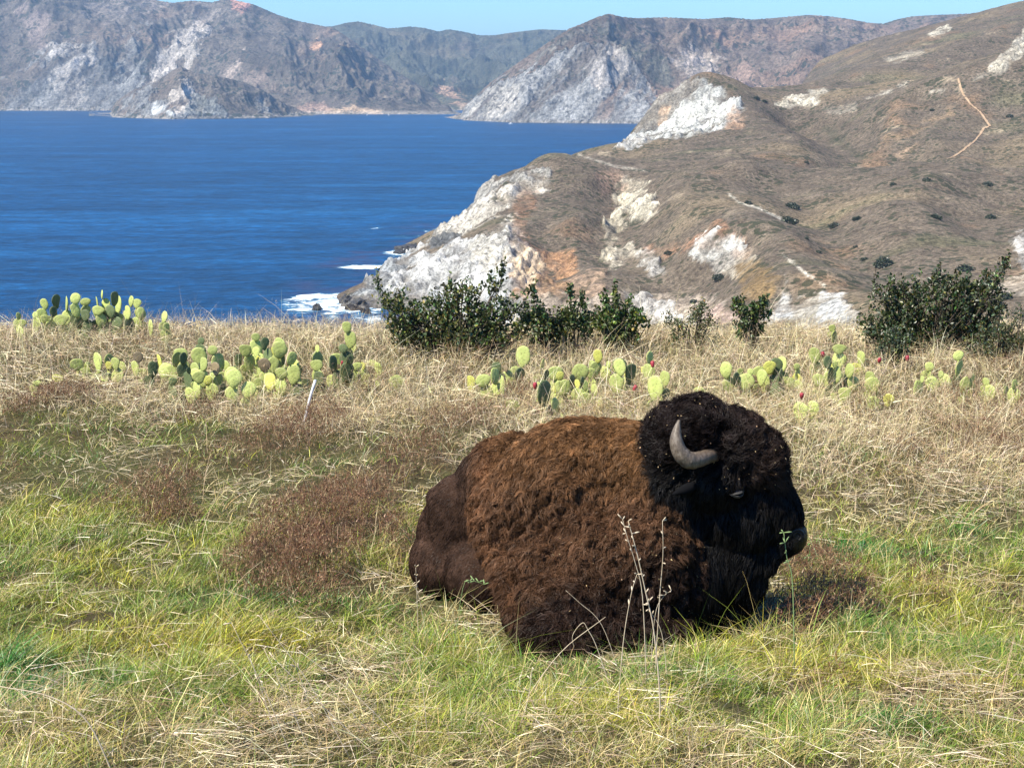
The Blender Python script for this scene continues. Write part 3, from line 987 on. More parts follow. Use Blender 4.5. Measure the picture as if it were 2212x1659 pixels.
GREEN = spots_world([(60, 1180, 170, 120), (250, 1250, 230, 110), (450, 1180, 90, 60), (100, 1400, 300, 130), (450, 1420, 300, 140), (300, 1450, 90, 60), (600, 1350, 200, 90), (980, 1450, 200, 80), (1000, 1600, 150, 60), (1250, 1500, 200, 60),
                     (1500, 1480, 160, 60), (1700, 1560, 200, 70), (1950, 1350, 220, 120), (1880, 1220, 120, 50), (2100, 1420, 180, 80), (2140, 1180, 90, 80), (1850, 1000, 80, 50), (1800, 950, 60, 40), (130, 1100, 90, 50),
                     (330, 930, 130, 40), (700, 1000, 60, 40), (100, 960, 100, 30), (1760, 1440, 120, 40), (2100, 1600, 150, 60), (1400, 1600, 200, 50), (430, 1000, 60, 30), (1700, 880, 80, 30)])
STRAW = spots_world([(350, 850, 200, 40), (520, 870, 120, 30), (150, 800, 160, 60), (650, 1600, 200, 60), (500, 1560, 90, 90), (60, 1560, 70, 90), (1380, 1400, 80, 50), (1330, 1560, 160, 50), (2000, 1520, 160, 50), (2150, 1540, 90, 40),
                     (860, 1290, 70, 30), (1880, 1120, 90, 30), (2070, 1080, 80, 60), (300, 990, 120, 30), (560, 1060, 90, 30), (1540, 1640, 200, 30), (820, 1480, 120, 40), (1000, 1360, 100, 30), (30, 1300, 40, 20)])


def field(lst, x, y, wob=0.5):
    wx = x + wob * 0.5 * fbm(x * 1.3, y * 1.3, 2.0, 3)
    wy = y + wob * 0.9 * fbm(x * 1.3, y * 1.3, 6.0, 3)
    m = np.zeros(x.shape)
    for cx, cy, rx, ry in lst:
        d = np.sqrt(((wx - cx) / rx) ** 2 + ((wy - cy) / ry) ** 2)
        m = np.maximum(m, sstep(1.25, 0.55, d))
    return m


def kinds(x, y):
    b, g, s = field(BROWN, x, y), field(GREEN, x, y, 0.7), field(STRAW, x, y, 0.7)
    far = sstep(10.4, 13.0, y + 1.5 * noise3(x * 0.6, y * 0.6, 1.0) + 0.42 * x)
    n = fbm(x * 0.9, y * 0.9, 9.0, 4)
    g0 = 0.46 * (1 - far) + 0.16 * far
    green = np.clip(g0 + 0.75 * g * (1 - 0.3 * far) + 0.9 * n * (1 - 0.5 * far) - 0.5 * s, 0, 1)
    return b, green, s, far


def scatter(n, y0, y1, bias=1.0, margin=1.34):
    """Random meadow points between two distances, inside the wedge the camera can see plus a margin."""
    t = rng.uniform(0, 1, n)
    y = y0 + (y1 - y0) * t ** bias
    x = rng.uniform(-1, 1, n) * (0.5 + 0.375 * y) * margin
    return x, y


BX, BY = P3(1230, 1250, 7.35).x, 7.35       # middle of the animal


def under_bison(x, y):
    """Inside the lying body (a slanting oval)."""
    dx, dy = x - 0.20, y - 7.35
    a = math.radians(-38)
    p = dx * math.cos(a) + dy * math.sin(a)
    q = -dx * math.sin(a) + dy * math.cos(a)
    m1 = (p / 0.98) ** 2 + (q / 0.36) ** 2 < 1
    m1 = m1 | (((x - 0.30) / 0.42) ** 2 + ((y - 6.62) / 0.26) ** 2 < 1)
    m2 = ((x - 0.92) / 0.34) ** 2 + ((y - 7.0) / 0.25) ** 2 < 1
    return m1 | m2


def jit(c, n, s=0.18, hue=0.06):
    b = np.exp(rng.normal(0, s, n))[:, None]
    return np.clip(c * b * (1 + rng.normal(0, hue, (n, 3))), 0.004, 0.95)


def build_grass():
    # --- green blades
    X, Y = [], []
    for n, a, b in ((250000, 4.3, 7.0), (165000, 7.0, 10.0), (60000, 10.0, 14.0), (26000, 14.0, 21.5)):
        x, y = scatter(n, a, b)
        X.append(x); Y.append(y)
    x, y = np.concatenate(X), np.concatenate(Y)
    b, g, s, far = kinds(x, y)
    tuft = fbm(x * 5, y * 5, 3.0, 3)
    keep = (rng.uniform(0, 1, len(x)) < np.clip(0.20 + 0.9 * g + 1.1 * tuft - 0.45 * b - 0.3 * far, 0.02, 1)) & ~under_bison(x, y)
    x, y, g, far, b, s = [q[keep] for q in (x, y, g, far, b, s)]
    n = len(x)
    th = rng.uniform(0, 2 * PI, n)
    fl = 2.2 * noise3(x * 0.8, y * 0.8, 5.5)
    dirh = np.stack([np.cos(th) + 0.5 * np.cos(fl), np.sin(th) + 0.4 * np.sin(fl), 0 * th], -1)
    dirh /= np.linalg.norm(dirh, axis=1)[:, None] + 1e-6
    hgt = rng.uniform(0.04, 0.14, n) * np.where(rng.uniform(0, 1, n) < 0.05, 1.8, 1) * (0.55 + 1.5 * np.clip(fbm(x * 1.6, y * 1.6, 7.0, 3) + 0.25, 0, 1) + 1.8 * np.clip(fbm(x * 4, y * 4, 3.0, 3), -0.28, 0.8)) * (1 + 0.35 * far)
    root = np.stack([x, y, near_z(x, y) - 0.005], -1)
    gn = fbm(x * 1.1, y * 1.1, 12.0, 3)[:, None]
    base = np.array((0.135, 0.205, 0.020)) + np.clip(gn, -0.5, 0.5) * np.array((0.24, 0.16, 0.01))
    yel = rng.uniform(0, 1, n)[:, None]
    dry = rng.uniform(0, 1, n) < np.clip(0.24 + 0.45 * (1 - g), 0, 0.9)
    ca = np.where(yel > 0.72, base * np.array((2.1, 1.65, 1.4)), base)
    ca = np.where(dry[:, None], np.array((0.42, 0.345, 0.135)), ca)
    ca = jit(ca, n, 0.38)
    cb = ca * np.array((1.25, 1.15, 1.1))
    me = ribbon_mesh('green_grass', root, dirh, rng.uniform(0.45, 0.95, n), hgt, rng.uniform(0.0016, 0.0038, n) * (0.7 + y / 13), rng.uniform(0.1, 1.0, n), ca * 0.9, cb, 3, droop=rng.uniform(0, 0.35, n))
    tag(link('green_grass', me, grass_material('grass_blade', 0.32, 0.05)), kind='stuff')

    # --- dry, fallen and half-standing straw
    X, Y = [], []
    for n, a, bb in ((165000, 4.3, 7.0), (130000, 7.0, 10.2), (122000, 10.2, 14.0), (132000, 14.0, 21.8)):
        x, y = scatter(n, a, bb)
        X.append(x); Y.append(y)
    x, y = np.concatenate(X), np.concatenate(Y)
    b, g, s, far = kinds(x, y)
    cl = fbm(x * 2.3, y * 1.6, 33.0, 3)
    keep = (rng.uniform(0, 1, len(x)) < np.clip(0.19 + 0.10 * s + 0.78 * far + 0.35 * cl - 0.15 * g - 0.3 * b, 0.04, 1)) & ~under_bison(x, y)
    keep &= (rng.uniform(0, 1, len(x)) < 1 - far * 0.75 * sstep(0.05, -0.35, fbm(x * 2.4, y * 2.0, 61.0, 3)))
    x, y, g, far, b, s = [q[keep] for q in (x, y, g, far, b, s)]
    n = len(x)
    fl = -0.5 + 2.6 * noise3(x * 0.8, y * 0.8, 15.5) + rng.normal(0, 0.95, n)
    flip = rng.uniform(0, 1, n) < 0.45
    fl = np.where(flip, fl + PI, fl)
    dirh = np.stack([np.cos(fl), 0.7 * np.sin(fl), 0 * fl], -1)
    dirh /= np.linalg.norm(dirh, axis=1)[:, None]
    lying = rng.uniform(0, 1, n) < np.clip(0.5 - 0.25 * far + 0.35 * s, 0, 0.9)
    up = np.where(lying, rng.uniform(0.02, 0.42, n), rng.uniform(0.4, 0.98, n))
    L = np.where(lying, rng.uniform(0.03, 0.17, n), rng.uniform(0.05, 0.17, n) * (1 + 1.15 * far)) * (1 + 0.3 * s * (y < 8)) * np.where(rng.uniform(0, 1, n) < 0.06, 1.7, 1)
    tus = fbm(x * 2.4, y * 2.0, 61.0, 3)
    L = L * (1 + far * np.clip(1.6 * tus, -0.5, 1.1))
    lift = np.where(lying, rng.uniform(0.015, 0.10, n) * (1 + 0.9 * far), 0)
    root = np.stack([x, y, near_z(x, y) + lift], -1)
    cn = fbm(x * 0.8, y * 0.8, 22.0, 3)[:, None]
    base = np.array((0.53, 0.42, 0.20)) + np.clip(cn, -0.5, 0.5) * np.array((0.34, 0.32, 0.20))
    pink = rng.uniform(0, 1, n)[:, None]
    base = np.where(pink < 0.25, np.array((0.46, 0.335, 0.19)), base)
    base = np.where(pink > 0.82, np.array((0.70, 0.58, 0.35)), base)
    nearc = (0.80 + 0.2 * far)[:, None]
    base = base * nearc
    base = np.where((pink > 0.28) & (pink < 0.42), np.array((0.15, 0.085, 0.045)), base)
    ca = jit(base, n, 0.22)
    side = np.stack([-dirh[:, 1] * 0.7, dirh[:, 0] * 0.7, rng.uniform(-1, 1, n)], -1)
    side /= np.linalg.norm(side, axis=1)[:, None]
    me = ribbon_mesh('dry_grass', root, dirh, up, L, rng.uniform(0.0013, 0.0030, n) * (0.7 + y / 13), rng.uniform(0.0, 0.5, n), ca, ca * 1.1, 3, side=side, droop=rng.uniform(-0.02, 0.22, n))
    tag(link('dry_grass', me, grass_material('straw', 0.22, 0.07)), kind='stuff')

    # --- tall thin stems, single and in fans, with the fine seed heads they carry
    x, y = scatter(16000, 4.5, 21.0, 0.9)
    b, g, s, far = kinds(x, y)
    keep = (rng.uniform(0, 1, len(x)) < 0.08 + 0.16 * s + 0.75 * far) & ~under_bison(x, y) & ~((np.abs(x - 0.6) < 1.3) & (y > 5.9) & (y < 7.2))
    x, y, far = x[keep], y[keep], far[keep]
    n = len(x)
    th = 0.6 + rng.normal(0, 1.2, n)
    dirh = np.stack([-np.cos(th), 0.5 * np.sin(th), 0 * th], -1)
    ca = jit(np.array((0.58, 0.46, 0.26)), n, 0.25)
    me = ribbon_mesh('tall_stems', np.stack([x, y, near_z(x, y)], -1), dirh, rng.uniform(0.55, 0.95, n), rng.uniform(0.16, 0.42, n), rng.uniform(0.0018, 0.0032, n) * (0.8 + y / 16), rng.uniform(0.05, 0.5, n), ca, ca * 1.15, 5)
    tag(link('tall_grass_stems', me, grass_material('stem', 0.15, 0.06)), kind='stuff')

    # --- seed heads and frizz above the far straw
    x, y = scatter(75000, 9.5, 21.5, 1.1)
    b, g, s, far = kinds(x, y)
    keep = (rng.uniform(0, 1, len(x)) < np.clip(0.1 + 0.7 * far + 0.8 * fbm(x * 1.2, y * 0.8, 43.0, 3), 0, 1))
    x, y = x[keep], y[keep]
    n = len(x)
    th = rng.uniform(0, 2 * PI, n)
    dirh = np.stack([np.cos(th), np.sin(th), 0 * th], -1)
    z = near_z(x, y) + rng.uniform(0.06, 0.27, n) * np.clip(0.85 + 1.7 * fbm(x * 2.4, y * 2.0, 61.0, 3), 0.3, 1.8)
    pal = np.array([(0.50, 0.38, 0.24), (0.36, 0.24, 0.15), (0.60, 0.50, 0.33), (0.24, 0.15, 0.09), (0.40, 0.30, 0.20), (0.30, 0.29, 0.12)])
    ca = jit(pal[rng.integers(0, 6, n)], n, 0.2)
    me = ribbon_mesh('seed_heads', np.stack([x, y, z], -1), dirh, rng.uniform(-0.2, 0.9, n), rng.uniform(0.02, 0.07, n), rng.uniform(0.003, 0.007, n), rng.uniform(-0.3, 0.6, n), ca, ca, 2)
    tag(link('seed_head_grass', me, grass_material('seed_heads', 0.25, 0.03)), kind='stuff')

    # --- brown weeds: frizzy domes of dead twigs with tiny dry flowers
    X, Y, B = [], [], []
    for cx, cy, rx, ry in BROWN:
        m = int(PI * rx * ry * 2.2 * (11000 if cy < 10 else 6000 if cy < 14 else 3500))
        r, a = np.sqrt(rng.uniform(0, 1, m)) * 1.35, rng.uniform(0, 2 * PI, m)
        X.append(cx + rx * r * np.cos(a)); Y.append(cy + ry * r * np.sin(a)); B.append(np.full(m, min(1.0, 0.45 + rx)))
    x, y = scatter(90000, 4.4, 20.0)
    X.append(x); Y.append(y); B.append(np.zeros(len(x)))
    x, y, hb_ = np.concatenate(X), np.concatenate(Y), np.concatenate(B)
    b, g, s, far = kinds(x, y)
    cell = fbm(x * 3.1, y * 3.1, 51.0, 3)
    cell2 = fbm(x * 7, y * 7, 71.0, 3)
    pr = np.where(hb_ > 0, np.clip(b * (0.62 + 0.7 * cell + 1.6 * cell2), 0, 1), 0.35 * sstep(0.1, 0.5, cell))
    keep = (rng.uniform(0, 1, len(x)) < pr) & ~under_bison(x, y)
    x, y, b, cell, hb_ = x[keep], y[keep], b[keep], cell[keep], hb_[keep]
    n = len(x)
    th = rng.uniform(0, 2 * PI, n)
    dirh = np.stack([np.cos(th), np.sin(th), 0 * th], -1)
    top = 0.05 + 0.24 * b * hb_ * (0.6 + 0.9 * np.clip(cell + 0.3, 0, 1))
    z = near_z(x, y) + rng.uniform(0.0, 1.0, n) ** 0.6 * top
    pal = np.array([(0.115, 0.052, 0.028), (0.17, 0.085, 0.043), (0.065, 0.032, 0.020), (0.23, 0.13, 0.07), (0.13, 0.06, 0.032), (0.36, 0.24, 0.14)])
    ca = jit(pal[rng.integers(0, 6, n)], n, 0.25)
    tw = rng.uniform(0, 1, n) < 0.3
    me = ribbon_mesh('brown_weeds', np.stack([x, y, z], -1), dirh, rng.uniform(-0.1, 0.95, n), np.where(tw, rng.uniform(0.05, 0.13, n), rng.uniform(0.010, 0.04, n)), np.where(tw, 0.0022, rng.uniform(0.003, 0.006, n)), rng.uniform(-0.4, 0.6, n), ca, ca * 1.1, 2)
    tag(link('brown_weeds', me, grass_material('dead_weed', 0.12, 0.02)), kind='stuff')


build_grass()


# ------------------------------------------------------------------ tubes
def tube(bm, pts, radii, n=6, cap=True):
    pts = [Vector(p) for p in pts]
    rows = []
    prev = None
    for i, p in enumerate(pts):
        d = (pts[min(i + 1, len(pts) - 1)] - pts[max(i - 1, 0)]).normalized()
        if prev is None:
            a = d.orthogonal().normalized()
        else:
            a = (prev - d * prev.dot(d)).normalized()
        prev = a
        b = d.cross(a)
        r = radii[i] if hasattr(radii, '__len__') else radii
        rows.append([bm.verts.new(p + (a * math.cos(2 * PI * k / n) + b * math.sin(2 * PI * k / n)) * r) for k in range(n)])
    for r0, r1 in zip(rows[:-1], rows[1:]):
        for k in range(n):
            bm.faces.new((r0[k], r0[(k + 1) % n], r1[(k + 1) % n], r1[k]))
    if cap:
        bm.faces.new(rows[0][::-1])
        bm.faces.new(rows[-1])
    return rows


def bm_obj(name, bm, mat, parent=None, smooth=True):
    me = bpy.data.meshes.new(name)
    bm.to_mesh(me)
    bm.free()
    for p in me.polygons:
        p.use_smooth = smooth
    return link(name, me, mat, parent)


def catmull(P, k=6):
    P = [Vector(p) for p in P]
    Q = [P[0] * 2 - P[1]] + P + [P[-1] * 2 - P[-2]]
    out = []
    for i in range(1, len(Q) - 2):
        for j in range(k):
            t = j / k
            a, b, c, d = Q[i - 1], Q[i], Q[i + 1], Q[i + 2]
            out.append(0.5 * ((2 * b) + (c - a) * t + (2 * a - 5 * b + 4 * c - d) * t * t + (3 * b - a - 3 * c + d) * t ** 3))
    out.append(P[-1])
    return out




# ------------------------------------------------------------------ the bison
from mathutils.bvhtree import BVHTree

BISON = empty('bison', (0.15, 7.3, gz(0.15, 7.3)))
tag(BISON, 'shaggy brown bison with black head and curved grey horn lying in the grass', 'bison')
BO = np.array(BISON.location)
PXM = 0.00225                                  # metres per working pixel at the animal

BLOBS = [  # u, v, distance, half width px, half depth m, half height px, turn about the upright
    (988, 1156, 7.95, 90, .33, 100, 0), (992, 1120, 7.88, 76, .26, 98, 0), (1045, 1100, 7.78, 70, .26, 110, 0), (960, 1213, 7.85, 78, .28, 78, 0), (1003, 1094, 8.0, 78, .26, 68, 0), (1050, 1235, 7.6, 95, .32, 78, 0),
    (980, 1120, 8.0, 45, .2, 60, 0), (945, 1072, 8.0, 25, .12, 20, 0), (1122, 1125, 7.65, 104, .36, 138, 0), (1110, 1045, 7.7, 110, .28, 105, 0), (1095, 1050, 7.85, 60, .25, 68, 0), (1030, 1046, 7.9, 50, .24, 62, 0), (1230, 1300, 6.84, 110, .22, 75, 0), (1650, 1212, 6.97, 34, .08, 30, 0),
    (1245, 1085, 7.35, 183, .40, 184, 0), (1160, 1140, 7.4, 136, .34, 160, 0), (1320, 1055, 7.3, 130, .34, 152, 0), (1195, 1240, 7.15, 140, .32, 125, 0),
    (1310, 1220, 7.05, 150, .31, 150, 0), (1400, 1190, 7.0, 125, .30, 165, 0), (1330, 1290, 6.95, 130, .22, 85, 0), (1370, 1010, 7.2, 70, .28, 95, 0),
    (1215, 1372, 6.66, 84, .17, 68, 0), (1290, 1360, 6.72, 95, .13, 50, 0), (1150, 1330, 6.9, 70, .2, 60, 0), (1390, 1350, 6.80, 100, .12, 38, 0),
    (1430, 1060, 7.05, 95, .26, 135, 0),
    (1458, 950, 6.97, 68, .19, 78, 0), (1505, 915, 6.97, 68, .20, 58, 0), (1578, 950, 6.97, 80, .20, 66, 0), (1636, 990, 6.97, 58, .18, 66, 0),
    (1540, 1020, 6.97, 108, .19, 90, 0), (1660, 1030, 6.97, 40, .12, 52, 0), (1645, 1082, 6.97, 74, .125, 70, 0), (1688, 1112, 6.97, 47, .105, 62, 0),
    (1703, 1158, 6.97, 43, .09, 44, 0), (1660, 1188, 6.97, 48, .072, 28, 0), (1590, 1120, 6.97, 95, .145, 85, 0),
    (1570, 1205, 6.98, 88, .13, 105, 0), (1610, 1245, 6.98, 50, .09, 75, 0), (1568, 1310, 6.98, 48, .075, 50, 0), (1490, 1240, 6.98, 88, .19, 105, 0)]


def bison_body():
    bm = bmesh.new()
    for (u, v, d, ru, ry, rv, rz) in BLOBS:
        c = P3(u, v, d)
        M = Matrix.Translation(c) @ Matrix.Diagonal((ru * PXM * d / 6.97, ry, rv * PXM * d / 6.97, 1))
        bmesh.ops.create_icosphere(bm, subdivisions=4, radius=1.0, matrix=M)
    me = bpy.data.meshes.new('tmp')
    bm.to_mesh(me); bm.free()
    o = bpy.data.objects.new('tmp', me)
    COL.objects.link(o)
    m = o.modifiers.new('r', 'REMESH'); m.mode = 'VOXEL'; m.voxel_size = 0.013
    s = o.modifiers.new('s', 'SMOOTH'); s.factor = 0.5; s.iterations = 13
    dg = bpy.context.evaluated_depsgraph_get()
    ev = o.evaluated_get(dg)
    out = bpy.data.meshes.new_from_object(ev)
    bpy.data.objects.remove(o)
    n = len(out.vertices)
    co = np.zeros(n * 3); out.vertices.foreach_get('co', co); co = co.reshape(-1, 3)
    no = np.zeros(n * 3); out.vertices.foreach_get('normal', no); no = no.reshape(-1, 3)
    U, V = proj(co[:, 0], co[:, 1], co[:, 2])
    hd, hi = head_mask(U, V), hind_mask(U, V)
    cape = (1 - hd) * (1 - hi)
    X, Y, Z = co.T
    wob = noise3(X * 5, Y * 5, Z * 5) * 0.5
    lock = ridged(X * 12 + wob, Y * 12 + wob, Z * 9.5, 4, 0.65) - 0.55
    amp = cape * 0.042 * sstep(930, 1080, V) + cape * 0.012 + hd * 0.016 * sstep(1240, 1000, V) + 0.002
    # the thick edge of the cape stands proud of the flank
    amp_edge = 0.022 * np.exp(-((hind_sd(U, V) + 14) / 22.0) ** 2)
    muz = muzzle_mask(U, V)
    co = co + no * ((lock * amp + 0.028 * fbm(X * 4, Y * 4, Z * 4, 2) * cape + amp_edge) * (1 - muz))[:, None]
    out.vertices.foreach_set('co', co.ravel())
    out.update()
    return out


HEADP = [(1393, 860), (1386, 955), (1394, 1011), (1415, 1077), (1470, 1107), (1496, 1138), (1520, 1181), (1528, 1240), (1500, 1300), (1450, 1400), (1640, 1420), (1820, 1200), (1820, 800), (1400, 790)]
HINDP = [(1045, 890), (1022, 985), (1014, 1077), (1020, 1146), (1047, 1207), (1077, 1273), (1112, 1345), (1112, 1480), (780, 1480), (780, 850)]


def head_mask(U, V): return sstep(-7, 7, poly_sd(U, V, HEADP))
def hind_sd(U, V): return poly_sd(U, V, HINDP)
def hind_mask(U, V):
    w = 6 + 26 * sstep(1090, 1000, V)
    return sstep(-w, w, poly_sd(U, V, HINDP))
def muzzle_mask(U, V): return sstep(1.0, 0.75, np.sqrt(((U - 1734) / 27) ** 2 + ((V - 1170) / 38) ** 2))


def coat_colour(P, n, jitter=True):
    U, V = proj(P[:, 0], P[:, 1], P[:, 2])
    X, Y, Z = P.T
    hd, hi = head_mask(U, V), hind_mask(U, V)
    nn = fbm(X * 3.5, Y * 3.5, Z * 3.5, 4)
    n2 = fbm(X * 13, Y * 13, Z * 13, 3)
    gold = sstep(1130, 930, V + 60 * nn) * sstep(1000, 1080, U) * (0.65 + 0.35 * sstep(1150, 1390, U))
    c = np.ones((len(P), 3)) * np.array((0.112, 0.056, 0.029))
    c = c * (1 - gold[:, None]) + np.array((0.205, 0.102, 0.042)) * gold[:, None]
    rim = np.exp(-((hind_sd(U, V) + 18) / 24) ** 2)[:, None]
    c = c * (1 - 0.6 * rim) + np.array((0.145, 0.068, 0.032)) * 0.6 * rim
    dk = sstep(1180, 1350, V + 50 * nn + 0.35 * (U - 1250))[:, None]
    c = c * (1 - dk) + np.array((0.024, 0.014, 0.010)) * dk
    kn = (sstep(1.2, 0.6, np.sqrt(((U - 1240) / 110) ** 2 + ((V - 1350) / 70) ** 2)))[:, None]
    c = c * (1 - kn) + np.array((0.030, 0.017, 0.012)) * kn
    hc = np.array((0.050, 0.028, 0.019)) * np.ones((len(P), 1))
    hc = hc * (1 - 0.4 * sstep(1080, 950, V)[:, None]) + np.array((0.04, 0.026, 0.02)) * 0.4 * sstep(1080, 950, V)[:, None]
    c = c * (1 - hi[:, None]) + hc * hi[:, None]
    blk = np.array((0.0092, 0.0082, 0.0080)) * np.ones((len(P), 1))
    topm = (sstep(1060, 900, V + 40 * nn))[:, None]
    blk = blk * (1 - topm) + np.array((0.019, 0.0125, 0.011)) * topm
    brow = (sstep(1560, 1680, U) * sstep(1120, 1010, V))[:, None]
    blk = blk * (1 - brow) + np.array((0.030, 0.018, 0.0135)) * brow
    c = c * (1 - hd[:, None]) + blk * hd[:, None]
    c = c * np.exp(0.55 * nn + 0.75 * n2)[:, None]
    if jitter:
        c = c * np.exp(rng.normal(0, 0.22, (len(P), 1)))
    return np.clip(c, 0.003, 0.8), hd, hi, U, V


def mat_fur(name, under=False):
    t = NT(name)
    if under:
        t.principled(t.mix(1.0, t.attr('Col'), (0.35, 0.35, 0.35), 'MULTIPLY'), 0.95, 0.05)
    else:
        t.leafy(t.attr('Col'), 0.12, 0.012, 0.5)
    return t.m


body = bison_body()
nv_ = len(body.vertices)
co_ = np.zeros(nv_ * 3); body.vertices.foreach_get('co', co_); co_ = co_.reshape(-1, 3)
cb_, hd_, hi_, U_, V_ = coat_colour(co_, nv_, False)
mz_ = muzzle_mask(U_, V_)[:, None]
cb_ = cb_ * np.where(hi_ > 0.5, 0.8, 0.4)[:, None]  # hide darkened: shade between the locks put into its colour
cb_ = cb_ * (1 - mz_) + np.array((0.008, 0.0072, 0.0070)) * mz_
a_ = body.color_attributes.new('Col', 'FLOAT_COLOR', 'POINT')
cc_ = np.ones((nv_, 4), np.float32); cc_[:, :3] = cb_
a_.data.foreach_set('color', cc_.ravel())
am_ = body.attributes.new('bare', 'FLOAT', 'POINT')
am_.data.foreach_set('value', mz_[:, 0].astype(np.float32))
t = NT('hide')
bare = t.attr('bare', 'Fac')
t.principled(t.attr('Col'), t.mix(bare, (0.95, 0.95, 0.95), (0.38, 0.38, 0.38)), t.math('ADD', 0.04, t.math('MULTIPLY', bare, 0.15)), t.bump(t.voronoi(t.coord(), 110), 0.5, 0.004))
for p in body.polygons: p.use_smooth = True
body.transform(Matrix.Translation(-Vector(BO)))
body_o = link('body', body, t.m, BISON)
body_w = body.copy(); body_w.transform(Matrix.Translation(Vector(BO)))
_bm = bmesh.new(); _bm.from_mesh(body_w)
TREE = BVHTree.FromBMesh(_bm)
bmesh.ops.triangulate(_bm, faces=_bm.faces)
_bm.to_mesh(body_w); _bm.free()


def on_body(u, v, off=0.0):
    a, z = pdir(u, v)
    dr = Vector((a, 1, z)).normalized()
    h = TREE.ray_cast(Vector((0, 0, 0)), dr)
    return (h[0] + h[1] * off, h[1]) if h[0] is not None else (P3(u, v, 6.8), Vector((0, -1, 0)))


def strips(name, P, width, side, col, mat, parent):
    """P (n,K,3) strand points -> flat tapering strips."""
    n, K = P.shape[:2]
    tt = np.linspace(0, 1, K)
    w = (width[:, None] * (1 - 0.8 * tt ** 1.5)[None, :] * 0.5)[..., None]
    V = np.stack([P - side[:, None, :] * w, P + side[:, None, :] * w], 2).reshape(-1, 3)
    b = (np.arange(n)[:, None, None] * 2 * K + 2 * np.arange(K - 1)[None, :, None])
    F = (b + np.array([0, 1, 3, 2])[None, None, :]).reshape(-1, 4)
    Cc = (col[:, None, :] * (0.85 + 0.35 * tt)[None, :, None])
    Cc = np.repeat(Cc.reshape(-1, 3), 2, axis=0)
    me = np_mesh(name, V - BO, F, True, np.clip(Cc, 0, 1))
    return link(name, me, mat, parent)


